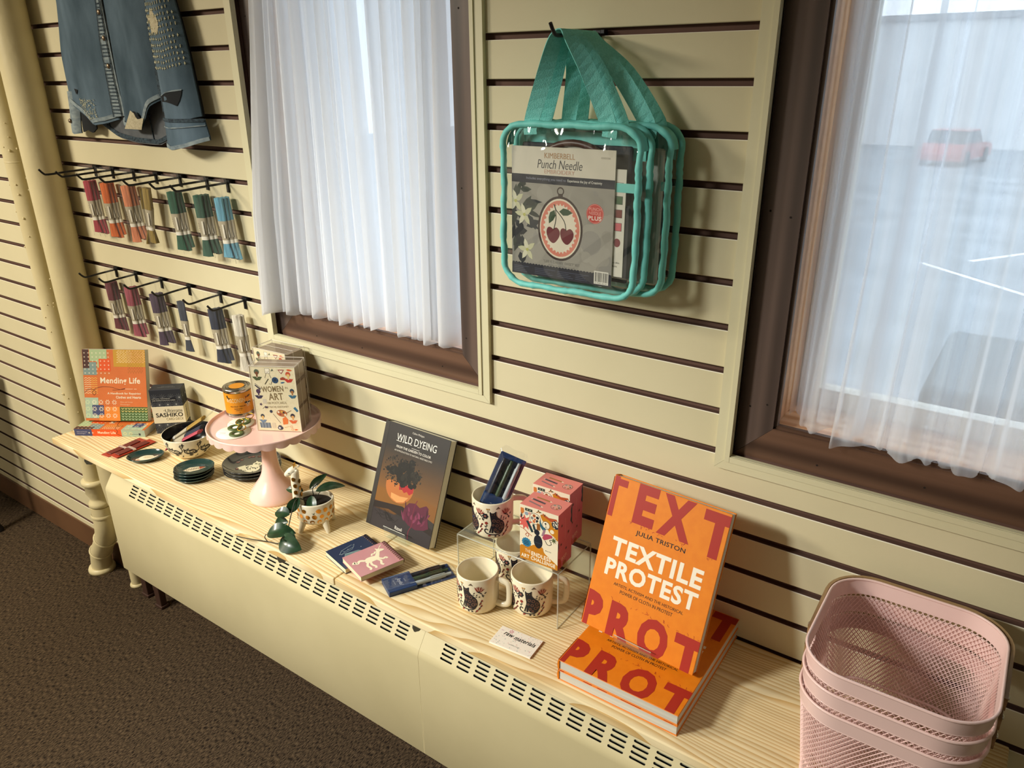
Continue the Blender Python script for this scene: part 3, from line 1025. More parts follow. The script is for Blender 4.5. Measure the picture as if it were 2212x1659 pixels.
# ---------- Textile Protest books
C_OR, C_RD = '#e58313', '#a82a1d'
M_tp = noisy('orange_book_cloth', '#e58313', '#e07c0f', (60, 60, 60), 0.5)
def tp_print(t, w, h):
    b = MB()
    p = Pr(b, (0, 0, 0), (1, 0, 0), (0, 1, 0))
    W_, H_ = w * 1000, h * 1000
    p.box = (0.3, W_ - 0.3, 0.3, H_ - 0.3)
    def T(c, s0, s1, t0, t1, col, bold=0.03):
        p.text(c, s0 * W_, H_ * (1 - t1), (s1 - s0) * W_, H_ * (t1 - t0), col, bold)
    p.rect(0, H_ * 0.735, 0.045 * W_, H_ * 0.265, C_RD)
    p.rect(0, H_ * 0.94, 0.125 * W_, H_ * 0.045, C_RD)
    T('E', 0.225, 0.41, 0.0, 0.255, C_RD, 0.05)
    T('X', 0.445, 0.725, 0.005, 0.262, C_RD, 0.05)
    T('T', 0.795, 1.055, 0.015, 0.29, C_RD, 0.05)
    p.rect(0, 0.0, 0.045 * W_, H_ * 0.235, C_RD)
    T('P', -0.07, 0.155, 0.765, 1.03, C_RD, 0.05)
    T('R', 0.22, 0.455, 0.775, 1.04, C_RD, 0.05)
    T('O', 0.495, 0.755, 0.775, 1.03, C_RD, 0.05)
    T('T', 0.80, 1.055, 0.79, 1.05, C_RD, 0.05)
    # ragged thread ends along the big letters
    rnd = random.Random(2)
    for _ in range(46):
        x, y = rnd.choice([(rnd.uniform(0.2, 0.39), 0.262), (rnd.uniform(0.43, 0.5), 0.268), (rnd.uniform(0.62, 0.7), 0.268), (rnd.uniform(0.85, 0.93), 0.295), (rnd.uniform(0.21, 0.44), 0.772), (rnd.uniform(0.5, 0.72), 0.772), (rnd.uniform(0.78, 1.0), 0.786)])
        x, y = x * W_, (1 - y) * H_
        a = rnd.uniform(0, 6.28)
        l = rnd.uniform(2, 6)
        p.line([(x, y), (x + l * 0.5 * math.cos(a), y + l * 0.5 * math.sin(a)), (x + l * math.cos(a + 0.5), y + l * math.sin(a + 0.5))], 0.6, C_RD)
    T('JULIA TRISTON', 0.285, 0.715, 0.292, 0.330, '#181717', 0.012)
    T('TEXTILE', 0.105, 0.90, 0.378, 0.497, '#f3ead7', 0.035)
    T('PROTEST', 0.095, 0.90, 0.52, 0.635, '#f3ead7', 0.035)
    T('ARTISTS, ACTIVISM AND THE HISTORICAL', 0.20, 0.815, 0.660, 0.682, '#1c1a18', 0.0)
    T('POWER OF CLOTH IN PROTEST', 0.27, 0.735, 0.695, 0.717, '#1c1a18', 0.0)
    b.build('cover_print', t)

def tp_book(label, loc, rz, rx=0.0):
    t = thing('hardcover_book', label, 'book', loc, rz, rx, 'orange hardcover books')
    w, h, th = 0.2250, 0.2870, 0.0212
    book(t, w, h, th, M_tp)
    tp_print(t, w, h)
    for u0 in (4, 215):
        b = MB()
        p = Pr(b, (-0.0034, h, 0), (0, -1, 0), (0, 0, 1), base=0.0001)
        p.rect(u0, -19, 68, 17, C_RD)
        b.build('spine_print', t)
    return t
tp_book('lowest orange hardcover of the lying pair beside the pink baskets', (-0.5430, -0.2860, ZSH + 0.0212), R(0.2))
tp_book('orange hardcover lying on top of the pair, under the standing orange book', (-0.5436, -0.2845, ZSH + 0.0426), R(0.0))
TS = R(20.7)
tp_book('orange hardcover standing on a clear easel on the orange pair', (-0.5565, -0.1827, ZSH + 0.0507), R(-3.5), PI / 2 - TS)
t = thing('display_easel', 'clear easel holding up the standing orange book', 'easel', (-0.5585 + 0.112, -0.1955, ZSH + 0.0430), R(-3.5), group='clear display easels')
easel(t, 0.075, 0.020, 0.15, TS)

# ---------- Wild Dyeing book
M_wd = noisy('black_book_cloth', '#2b2724', '#332d28', (20, 20, 20), 0.5)
wx, wy = -1.1845, -0.1223
TW = R(21.8)
t = thing('hardcover_book', 'dark hardcover with a seedling bowl on its cover, standing on an easel', 'book', (wx, wy, ZSH + 0.012), R(-0.8), PI / 2 - TW)
w, h = 0.199, 0.2525
book(t, w, h, 0.0245, M_wd)
b = MB()
p = Pr(b, (0, 0, 0), (1, 0, 0), (0, 1, 0))
p.box = (0.2, 198.8, 0.2, 252.3)
def shade(c1, c2, k):
    a = [int(c1[i:i + 2], 16) for i in (1, 3, 5)]
    d = [int(c2[i:i + 2], 16) for i in (1, 3, 5)]
    return '#%02x%02x%02x' % tuple(int(x + (y - x) * k) for x, y in zip(a, d))
# printed photograph: brown backdrop in soft bands, table, bowl, seedlings, red cloth
for i in range(40):
    p.rect(13, 96 + i * 3.92, 186, 3.92, shade('#7a5228', '#2a2624', min(1, (i / 27) ** 1.15)))
for i in range(6):
    p.poly([(13, 96), (13, 42 + i * 4), (60 + i * 6, 30 + i * 5), (96 + i * 9, 52 + i * 5), (140 + i * 6, 92), (150, 96)], shade('#3a2616', '#80541f', i / 5))
p.poly([(100, 96), (150, 104), (199, 96), (199, 60), (150, 72)], '#7c5020')
p.poly([(13, 0), (199, 0), (199, 30), (120, 44), (13, 44)], '#302a2c')
p.poly([(13, 44), (60, 52), (120, 44), (199, 30), (199, 44), (100, 70), (13, 60)], '#241a16')
rnd = random.Random(9)
p.poly([(38, 118)] + [(80 + 43 * math.cos(a), 112 + 39 * math.sin(a)) for a in [PI + PI * i / 14 for i in range(15)]] + [(122, 122), (80, 124)], '#b36a34')
p.poly([(60, 80), (80, 74), (100, 80), (112, 94), (86, 90), (58, 92)], '#d09458')
p.poly([(78, 120), (122, 122), (122, 108), (112, 100), (104, 106), (96, 101), (88, 107), (80, 104)], '#a5252a')
for _ in range(60):
    a, q = rnd.uniform(0, 6.28), rnd.uniform(0.2, 1)
    p.disc(80 + 50 * q * math.cos(a), 144 + 26 * q * math.sin(a) + 8 * math.sin(a * 2), rnd.uniform(6, 10), '#15130f' if rnd.random() < 0.7 else '#23201a', n=7, rot=rnd.random())
for _ in range(170):
    a, q = rnd.uniform(0, 6.28), rnd.uniform(0.6, 1.18)
    p.disc(80 + 51 * q * math.cos(a), 146 + 33 * q * math.sin(a), rnd.uniform(1.2, 2.6), rnd.choice(['#100e0c', '#1b1813', '#2d2920']), n=6)
p.poly([(108, 72), (118, 84), (136, 88), (150, 82), (168, 92), (176, 88), (180, 60), (186, 44), (174, 36), (150, 30), (126, 34), (112, 42), (104, 56)], '#571d33')
for _ in range(26):
    x = rnd.uniform(110, 178)
    y = rnd.uniform(38, 66)
    p.leaf(x, y, rnd.uniform(10, 26), rnd.uniform(3, 8), rnd.uniform(0.8, 2.2), rnd.choice(['#47162a', '#6b2842', '#3a1222', '#7a3350']))
p.line([tuple(v) for v in sm([(140, 96), (136, 84), (134, 60), (138, 38), (131, 20), (133, 2)], 3)], 2.2, '#6d2335')
for _ in range(14):
    x = rnd.uniform(16, 70)
    p.line([tuple(v) for v in sm([(x, rnd.uniform(26, 48)), (x + 12, rnd.uniform(24, 44)), (x + 26, rnd.uniform(22, 40))], 3)], 0.8, '#120e0c')
p.text('WILD DYEING', 42, 214, 122, 17, '#f2ede2', -0.004)
for lx, lw_ in ((42, 16), (61, 4), (69, 5), (85, 6), (108, 6)):
    p.rect(lx, 213.2, lw_, 1.0, '#f2ede2')
p.text('Céline Philippe', 86, 238.5, 36, 5.5, '#e6e0d4', -0.006)
p.rect(92, 206.5, 24, 0.7, '#e6e0d4')
p.text('FROM THE GARDEN TO COLOR', 46, 198, 106, 5.6, '#efe9dd', 0.0)
p.text('AN INTRODUCTION TO NATURAL VEGETABLE DYES', 42, 189.5, 116, 3.8, '#d9d3c6', -0.004)
p.text('Rizzoli', 90, 13, 22, 8, '#efe9dd', 0.0)
p.rect(12, 0, 0.8, 252, '#1c1917')
b.build('cover_print', t)
t = thing('display_easel', 'clear easel holding up the dark dyeing book', 'easel', (wx + 0.105, wy - 0.013, ZSH), R(-0.8), group='clear display easels')
easel(t, 0.068, 0.034, 0.15, TW)

# ---------- Mending Life books
M_ml = noisy('orange_paper_cover', '#d27034', '#cd6b30', (30, 30, 30), 0.5)
ML = {'or': '#d27034', 'vo': '#e0561f', 'gr': '#a9bd8f', 'tl': '#7d9490', 'br': '#4a2c28', 'mu': '#c5952f', 'aq': '#a8bca4', 'nv': '#444a70', 'or2': '#e5872f', 'dg': '#46602f', 'cr': '#f1e4c8'}
def ml_print(t, w, h):
    b = MB()
    p = Pr(b, (0, 0, 0), (1, 0, 0), (0, 1, 0))
    K = w * 1000 / 195.0
    Kh = h * 1000 / 221.0
    def rc(x, y, a, c_, col):
        p.rect(x * K, y * Kh, a * K, c_ * Kh, ML[col])
    p.box = (0, w * 1000, 0, h * 1000)
    rc(22, 185, 54, 36, 'gr'); rc(45, 165, 30, 22, 'gr'); rc(0, 142, 42, 40, 'tl'); rc(0, 163, 20, 58, 'br'); rc(50, 154, 36, 38, 'vo')
    rc(96, 168, 99, 53, 'mu')
    rc(0, 8, 42, 64, 'aq'); rc(22, 17, 36, 32, 'nv'); rc(60, 0, 48, 44, 'or2'); rc(108, 0, 87, 44, 'dg'); rc(42, 0, 18, 17, 'or2')
    for i in range(8):
        for j in range(6):
            x, y = 6 + i * 12.4, 148 + j * 12.4
            if x > 92:
                continue
            p.rect((x - 2.4) * K, (y - 0.5) * Kh, 4.8 * K, 1.0 * Kh, ML['cr'])
            p.rect((x - 0.5) * K, (y - 2.4) * Kh, 1.0 * K, 4.8 * Kh, ML['cr'])
    rnd = random.Random(3)
    for j in range(10):
        for i in range(10):
            x = 106 + i * 8.8 + (4 if j % 2 else 0) + rnd.uniform(-1, 1)
            p.rect(x * K, (181 + j * 3.9) * Kh, 6 * K, 1.3 * Kh, '#f4dcae' if i < 5 else '#f2b98e')
    for i in range(12):
        for j in range(7):
            p.rect((140 + i * 4.0) * K, (148 + j * 10 + (4 if i % 2 else 0)) * Kh, 1.1 * K, 6 * Kh, '#a9692a')
    for j in range(8):
        y = 85 + j * 6.6
        for side, col in ((0, '#f1dcae'), (1, '#e9bc57')):
            pts = []
            for i in range(5):
                pts.append(((2 + side * 20 + i * 5) * K, (y + (2.6 if i % 2 else 0)) * Kh))
            p.line(pts, 1.6, col)
    def snow(x, y, col):
        for q in range(8):
            a = q * PI / 4 + PI / 8
            p.leaf((x + 2.5 * math.cos(a)) * K, (y + 2.5 * math.sin(a)) * Kh, 6.2 * K, 2.1 * K, a, col)
    for i in range(5):
        for j in range(3):
            x, y = 8 + i * 21, 58 - j * 21
            snow(x, y, '#cfdcae' if i == 0 else ML['cr'])
    for j in range(5):
        for i in range(8):
            x, y = 117 + i * 10.4, 5 + j * 8.2
            col = '#e6cf7c' if j > 2 else '#b9cf9f'
            p.line([((x - 3.6) * K, (y + 2.8) * Kh), (x * K, (y - 1.6) * Kh), ((x + 3.6) * K, (y + 2.8) * Kh)], 2.0, col)
    p.text('Mending Life', 52 * K, 111 * Kh, 124 * K, 24 * Kh, ML['cr'], 0.02)
    p.text('A Handbook for Repairing', 72 * K, 81 * Kh, 104 * K, 8 * Kh, ML['cr'], 0.02)
    p.text('Clothes and Hearts', 98 * K, 70 * Kh, 78 * K, 8 * Kh, ML['cr'], 0.02)
    p.text('Nina and Sonya', 111 * K, 56 * Kh, 38 * K, 5 * Kh, '#e9c49a', 0.0)
    p.text('Montenegro', 111 * K, 48.5 * Kh, 30 * K, 5 * Kh, '#e9c49a', 0.0)
    th_ = [(0, 88), (14, 98), (28, 97), (36, 88), (30, 80), (25, 88), (34, 99), (56, 106), (84, 105), (110, 98), (128, 100)]
    p.line([(x * K, y * Kh) for x, y in [tuple(v) for v in sm(th_, 4)]], 1.3, '#5a2a1a')
    p.line([(88 * K, 96 * Kh), (110 * K, 97 * Kh), (128 * K, 102 * Kh)], 1.1, '#5a2a1a')
    p.rect(128 * K, 99 * Kh, 24 * K, 1.0, ML['cr'])
    p.rect(156 * K, 99 * Kh, 8 * K, 1.0, ML['cr'])
    b.build('cover_print', t)
# lying copy: spine towards the viewer, so its local x runs back into the shelf
yl = R(31.3)
lx, ly = -2.2747, -0.2593
rx_, ry_ = lx + 0.2200 * math.cos(yl), ly + 0.2200 * math.sin(yl)
t = thing('paperback_book', 'orange patchwork paperback lying flat, spine forward, under its twin', 'book', (rx_, ry_, ZSH + 0.0225), yl + PI / 2, group='patchwork paperbacks')
wl, hl = 0.158, 0.2200
book(t, wl, hl, 0.0222, M_ml, hard=False)
ml_print(t, wl, hl)
b = MB()
# spine face (x = 0 side): u runs from y=h to y=0 (left to right for the viewer)
p = Pr(b, (-0.0006, hl, -0.0222), (0, -1, 0), (0, 0, 1), base=0.0001)
p.rect(0, 0, 55, 22.2, ML['nv'])
p.rect(55, 0, 92, 22.2, ML['vo'])
p.rect(147, 0, 73, 22.2, ML['aq'])
p.text('Mending Life', 73, 5, 56, 11, ML['cr'], 0.02)
p.text('Nina and Sonya', 8, 11, 32, 4, '#c9c3cf', 0.0)
p.text('Montenegro', 8, 5, 26, 4, '#c9c3cf', 0.0)
for x in (46, 57):
    p.rect(x - 2.6, 9.4, 5.2, 1.2, ML['cr'])
    p.rect(x - 0.6, 7.4, 1.2, 5.2, ML['cr'])
for x in (158, 176):
    for q in range(8):
        a = q * PI / 4 + PI / 8
        p.leaf(x + 2 * math.cos(a), 10 + 2 * math.sin(a), 5, 1.8, a, '#e0d79a')
p.rect(172, 7.5, 26, 1, '#31323c')
p.rect(200, 4.5, 6, 7, '#31323c')
p.line([tuple(v) for v in sm([(133, 22), (136, 15), (131, 10), (140, 4), (150, 0)], 4)], 1.3, '#4a2016')
b.build('spine_print', t)
TM = R(15.5)
t = thing('paperback_book', 'orange patchwork paperback standing upright on its lying twin', 'book', (-2.2890, -0.2128, ZSH + 0.0282), R(32.2), PI / 2 - TM, group='patchwork paperbacks')
book(t, 0.195, 0.2190, 0.0200, M_ml, hard=False)
ml_print(t, 0.195, 0.2190)

# ---------- Sashiko card deck
M_sk = mat('midnight_card_box', '#232833', 0.5)
t = thing('card_deck_box', 'midnight blue card deck box with a cream band, beside the paperbacks', 'box', (-2.0787, -0.1134, ZSH), R(41.7))
w, d, h = 0.0905, 0.046, 0.1425
MB().rbox(0, w, 0, d, 0, h, M_sk, 0.0006, 1).build('box', t)
MB().rbox(-0.0006, w + 0.0006, -0.0006, d + 0.0006, 0.034, 0.088, mat('cream_paper_band', '#e4dbc0', 0.6), 0.0004, 1).build('paper_band', t)
b = MB()
for (o, ex, wid) in (((0, 0, 0), (1, 0, 0), 90.5), ((w, 0, 0), (0, 1, 0), 46)):
    p = Pr(b, o, ex, (0, 0, 1))
    p.box = (0.5, wid - 0.5, 0.5, 142)
    for j in range(6):
        for i in range(-1, 5):
            cx, cz = i * 24 + (12 if j % 2 else 0), 6 + j * 22
            for q in range(12):
                a = q * PI / 6
                p.line([(cx, cz), (cx + 12.5 * math.cos(a), cz + 12.5 * math.sin(a))], 0.55, '#7d8186')
            p.disc(cx, cz, 1.7, '#c5c7c6', n=6)
p = Pr(b, (0, 0, 0), (1, 0, 0), (0, 0, 1), base=0.0006)
p.rect(3, 105, 70, 12, '#1a1e29')
p.text('PATTERNS, TECHNIQUES', 5, 112, 52, 3.4, '#c8c8c2', 0)
p.text('AND INSPIRATION IN 52 CARDS', 5, 106.5, 66, 3.4, '#c8c8c2', 0)
p = Pr(b, (0, -0.0006, 0), (1, 0, 0), (0, 0, 1), base=0.0003)
p.text('The', 31, 74, 6, 3, '#6b6650', 0)
p.text('Ultimate', 37, 69, 49, 11, '#3d3b34', -0.005)
p.text('SASHIKO', 8, 54, 78, 13.5, '#15171d', 0.018)
p.text('CARD DECK', 36, 43, 50, 8, '#8a7d58', -0.005)
p = Pr(b, (w + 0.0006, 0, 0), (0, 1, 0), (0, 0, 1), base=0.0003)
p.text('SASHIKO', 26, 41, 42, 10, '#2a2a2a', 0.01, rot=PI / 2)
p = Pr(b, (0, 0, h), (1, 0, 0), (0, 1, 0))
p.text('THE ULTIMATE', 28, 24, 36, 4, '#8d8f8e', 0)
p.text('SASHIKO CARD DECK', 20, 16, 52, 4, '#8d8f8e', 0)
b.build('box_print', t)

# ---------- pink cake stand
M_pinkg = mat('pink_glaze', '#f0c8bc', 0.25, 0, 0.5, 0.3)
CX, CY, CH = -1.486, -0.150, 0.2125
PZ = ZSH + 0.2062              # plate surface
t = thing('cake_stand', 'pale pink pedestal cake stand with a scalloped rim', 'cake stand', (CX, CY, ZSH))
b = MB()
b.lathe([(0, 0.193), (0.060, 0.194), (0.118, 0.196), (0.1325, 0.200), (0.1365, 0.206), (0.1375, 0.2115), (0.1355, 0.2130), (0.1335, 0.2115), (0.131, 0.2072), (0.124, 0.2058), (0.05, 0.2056), (0, 0.2056)], M_pinkg, 96)
b.build('plate', t)
b = MB()
N = 26
def skirt(u, v):
    a = 2 * PI * u
    sc = abs(math.sin(a * N / 2))
    zl = 0.2005 - (0.0030 + 0.0050 * sc ** 0.7) * v
    r = 0.1368 + 0.0018 * v * sc - 0.001 * v
    return (r * math.cos(a), r * math.sin(a), 0.2085 - (0.2085 - zl) * v)
b.grid(skirt, N * 8, 4, M_pinkg, closeu=True)
def skirt2(u, v):
    x, y, z_ = skirt(u, v)
    return (x * 0.982, y * 0.982, z_)
b.grid(skirt2, N * 8, 4, M_pinkg, closeu=True)
b.build('scalloped_rim', t)
b = MB()
b.lathe([(0.0, 0.001), (0.0615, 0.0), (0.0630, 0.004), (0.0620, 0.010), (0.0560, 0.021), (0.0450, 0.037), (0.0335, 0.052), (0.0262, 0.066), (0.0222, 0.080), (0.0198, 0.098), (0.0185, 0.12), (0.0182, 0.15), (0.0192, 0.175), (0.025, 0.188), (0.034, 0.194)], M_pinkg, 64)
b.build('pedestal', t)

# ---------- tin candle on the stand
M_tin = mat('tin_metal', '#b9b3a6', 0.22, 1.0)
M_lab = mat('amber_tin_label', '#d98e1c', 0.4)
TX, TY = -1.592, -0.1415
TRr, TH = 0.0335, 0.074
t = thing('tin_candle', 'amber labelled paint-tin candle with metal lid on the cake stand', 'candle', (TX, TY, PZ))
MB().lathe([(0, 0), (TRr - 0.001, 0), (TRr + 0.0012, 0.001), (TRr + 0.0012, 0.0045), (TRr, 0.006), (TRr, TH - 0.009), (TRr + 0.0015, TH - 0.007), (TRr + 0.0018, TH - 0.003), (TRr, TH - 0.0005), (TRr - 0.003, TH), (TRr - 0.005, TH - 0.003), (TRr - 0.007, TH - 0.003), (TRr - 0.008, TH - 0.0005), (TRr - 0.0095, TH - 0.0005), (TRr - 0.0105, TH - 0.002), (0, TH - 0.002)], M_tin, 48).build('tin', t)
MB().lathe([(TRr + 0.0004, 0.0085), (TRr + 0.0004, TH - 0.011)], M_lab, 48).build('label', t)
MB().lathe([(0, TH - 0.0016), (0.019, TH - 0.0016)], M_lab, 32).build('lid_sticker', t)
b = MB()
A0 = math.atan2(-1.195 - TY, 0 - TX)       # towards the viewer
def cyl(r, a0):
    return lambda u, v, off: ((r + off) * math.cos(a0 + u * 0.001 / r), (r + off) * math.sin(a0 + u * 0.001 / r), v * 0.001)
p = Pr(b, fn=cyl(TRr + 0.0004, A0), step=2.5)
p.text('WISCONSIN', -33, 39, 48, 11, '#e9d3a0', 0.0)
p.text('WILD VIOLET · FRESH AIR', -23, 27, 38, 3.2, '#3a2410', 0.01)
p.text('WOOD & WELL', -14, 21, 21, 3.0, '#3a2410', 0.01)
p.text('CANDLE CO', -10, 17, 14, 2.4, '#3a2410', 0.0)
p.disc(-1, 12.5, 1.1, '#7b4a12')
for q in range(5):
    p.leaf(-30 + 2 * q, 52, 7, 3, 1.2 + q * 0.7, '#2c2a1a')
p.line([(-28, 52), (-16, 50)], 0.8, '#2c2a1a')
p.leaf(20, 50, 14, 5, 0.2, '#5a3c24'); p.star(19, 50, 4, 3, '#8a3a1c')
for (x, y, l, r_) in ((22, 34, 11, 6), (29, 36, 6, 5)):
    p.disc(x, y, l * 0.5, '#f0e6cd', ry=r_ * 0.6)
for (x, y, r_) in ((18, 36, 3), (24, 35, 2.4), (21, 31, 2), (29, 35, 2.2), (15, 36, 1.8)):
    p.disc(x, y, r_, '#1d1712', n=9)
for x in (19, 22, 27):
    p.rect(x, 24, 1.2, 8, '#e8dcc0')
b.build('label_print', t)

# ---------- Women in Art postcard boxes
M_wia = noisy('cream_card_box', '#e9dfbf', '#e3d8b4', (200, 200, 200), 0.55)
M_pvc = clear('clear_box_plastic', (0.98, 0.975, 0.96), 0.02, 0.05, 0.015, (0.85, 0.8, 0.75))
M_pvce = mat('white_box_edges', '#e7dfd0', 0.35)
M_taupe = mat('taupe_card_edges', '#a08d79', 0.6)
WW, WD_, WH = 0.1105, 0.0655, 0.1680
def wia(label, loc, rz):
    t = thing('postcard_box', label, 'box', loc, rz, group='clear postcard boxes')
    MB().box(0.0010, WW - 0.0010, 0.0012, 0.0035, 0.0010, WH - 0.0010, M_wia).build('front_card', t)
    for zc, col in ((0.0, 0),):
        MB().box(0.003, WW - 0.003, 0.0042, WD_ - 0.003, 0.0015, WH - 0.006, M_taupe).build('postcard_block', t)
    b = MB()
    for z0_, z1_ in ((0.118, 0.128), (0.056, 0.064)):
        b.box(0.0028, WW - 0.0028, 0.0040, WD_ - 0.0028, z0_, z1_, mat('divider_brown', '#6f5a4d', 0.6))
    b.build('divider_card', t)
    MB().box(0, WW, 0, WD_, 0, WH, M_pvc).build('clear_case', t)
    b = MB()
    e = 0.0007
    for x in (0, WW):
        for y in (0, WD_):
            b.tube([(x, y, 0), (x, y, WH)], e, M_pvce, 5)
        b.tube([(x, 0, WH), (x, WD_, WH)], e, M_pvce, 5)
    for y in (0, WD_, WD_ * 0.42):
        b.tube([(0, y, WH), (WW, y, WH)], e if y != WD_ * 0.42 else 0.0004, M_pvce, 5)
    b.tube([(WW, WD_ * 0.42, 0), (WW, WD_ * 0.42, WH)], 0.0004, M_pvce, 5)
    b.build('case_edges', t)
    b = MB()
    p = Pr(b, (0, 0.0012, 0), (1, 0, 0), (0, 0, 1), base=0.0002, inc=0.000004)
    rnd = random.Random(12)
    for _ in range(150):
        p.disc(rnd.uniform(4, 106), rnd.uniform(5, 162), rnd.uniform(0.3, 0.7), rnd.choice(['#c9b98a', '#a9b0a0', '#d7b08a', '#b8b4a8']), n=5)
    p.text('WOMEN', 24, 101, 54, 15, '#857350', 0.022, rot=0.07)
    p.text('IN', 82, 112, 6, 5, '#8b7a55', 0)
    p.text('ART', 39, 81, 36, 18, '#857350', 0.022, rot=0.06)
    p.text('100 POSTCARDS', 34, 70.5, 47, 6, '#8b7a55', 0.0, rot=0.05)
    p.text('BY RACHEL IGNOTOFSKY', 33, 61, 52, 4.4, '#8b7a55', 0.0, rot=0.05)
    def woman(x, y, s_, hair, skin, top, flip=1):
        p.disc(x, y + 3.5 * s_, 5.2 * s_, hair, ry=5.6 * s_, n=12)
        p.poly([(x - 1.6 * s_, y - 7 * s_), (x + 1.6 * s_, y - 7 * s_), (x + 1.4 * s_, y), (x - 1.4 * s_, y)], skin)
        p.disc(x, y + 1.0 * s_, 3.3 * s_, skin, ry=4.2 * s_, n=12)
        p.poly([(x - 3.6 * s_, y + 2.5 * s_), (x - 3 * s_, y + 6 * s_), (x + 3 * s_, y + 6 * s_), (x + 3.6 * s_, y + 2.5 * s_), (x, y + 4.3 * s_)], hair)
        p.poly([(x - 10 * s_, y - 7 * s_), (x - 3 * s_, y - 6.4 * s_), (x, y - 9 * s_), (x + 3 * s_, y - 6.4 * s_), (x + 10 * s_, y - 7 * s_), (x + 5 * s_, y - 14 * s_), (x - 3 * s_, y - 15 * s_), (x - 7 * s_, y - 11 * s_)], top)
    woman(17, 149, 1.2, '#53604f', '#7a4a2f', '#4f5a38')
    woman(93, 145, 1.15, '#c8553a', '#e6c27c', '#c4392f')
    woman(15, 100, 1.05, '#4a3550', '#4a3550', '#37304d')
    woman(98, 103, 1.05, '#2e4257', '#a8703f', '#3a6a84')
    woman(17, 36, 0.95, '#2d3a4d', '#e0b66a', '#6f86a0')
    woman(92, 38, 1.1, '#28283a', '#d9a35d', '#d9622c')
    p.rect(38, 150, 11, 12, '#f6efdc'); p.line([(38, 150), (49, 150), (49, 162), (38, 162), (38, 150)], 0.8, '#4a463c')
    p.line([(36, 138), (40, 150)], 0.8, '#4a463c'); p.line([(51, 138), (47, 150)], 0.8, '#4a463c'); p.line([(40, 154), (44, 152), (47, 156)], 0.8, '#4a463c')
    for q in range(5):
        p.leaf(52 + q * 1.5, 156, 6, 2, 0.5 + q * 0.4, '#4b5a4a')
    p.poly([(69, 160), (85, 160), (77, 149)], '#8d2f35'); p.poly([(72, 158), (82, 158), (77, 151.5)], '#f1e8d0')
    p.leaf(90, 160, 15, 5, -0.1, '#d9622c')
    p.disc(60, 133, 8, '#2d5078'); p.disc(60, 133, 3, '#16283d')
    for q in range(6):
        p.disc(60 + 5.2 * math.cos(q * PI / 3), 133 + 5.2 * math.sin(q * PI / 3), 1.5, '#16283d', n=8)
    p.line([(34, 122), (44, 136)], 2.2, '#4a4632'); p.line([(44, 124), (49, 122), (52, 130)], 1.2, '#4a463c')
    p.poly([(73, 139), (80, 142), (86, 139), (85, 134), (73, 134)], '#a2452f')
    p.leaf(72, 126, 12, 4, 0.25, '#35658a')
    p.poly([(8, 118), (20, 107), (22, 110), (9, 121)], '#3a3346')
    p.line([(9, 124), (24, 110)], 1.0, '#3a3346')
    p.rect(23, 72, 9, 12, '#cfc7b4'); p.star(17, 70, 4.5, 5, '#4a3550')
    p.line([(20, 58), (28, 66)], 0.9, '#5b5648'); p.rect(26, 60, 7, 5, '#4a3b4a')
    p.poly([(96, 62), (104, 52), (108, 56), (101, 66)], '#2f6f92')
    p.disc(66, 48, 13, '#b0693a', ry=9, rot=-0.15); p.disc(74, 44, 3, '#e9dfbf', n=10)
    for x, y, c_ in ((58, 51, '#f1ead8'), (62, 45, '#8c2f2a'), (66, 52, '#d9b04a'), (71, 50, '#33302d')):
        p.disc(x, y, 2.6, c_, n=10)
    p.line([(76, 48), (90, 56)], 1.2, '#6a3b2b')
    p.disc(40, 52, 3.6, '#2a3048', ry=4); p.line([(44, 46), (60, 22)], 0.9, '#4a3a30')
    p.poly([(66, 34), (74, 40), (80, 32), (78, 20), (66, 18)], '#e0762f')
    for q in range(7):
        p.poly([(9 + q * 3.8, 8), (12 + q * 3.8, 8), (11 + q * 3.8, 22), (8 + q * 3.8, 22)], '#6f86a0' if q % 2 else '#47627f')
    p.rect(38, 8, 9, 14, '#d3c8ae')
    p.disc(58, 9, 7, '#262b40', ry=5.5); p.rect(54, 13, 7, 3, '#262b40'); p.disc(56, 9, 2.8, '#cfd2d6')
    p.line([(68, 10), (82, 14)], 0.9, '#b9a45f'); p.ring(86, 13, 3, 0.8, '#d98a4a'); p.ring(88, 6, 3, 0.8, '#d98a4a')
    p.leaf(92, 5, 10, 4, 0.1, '#d9622c')
    b.build('cover_print', t)
    return t
wia('clear postcard box in front on the cake stand, title fully visible', (-1.4627, -0.188, PZ), R(29.1))
wia('clear postcard box at the back of the cake stand, mostly hidden', (-1.565, -0.0985, PZ), R(5.4))

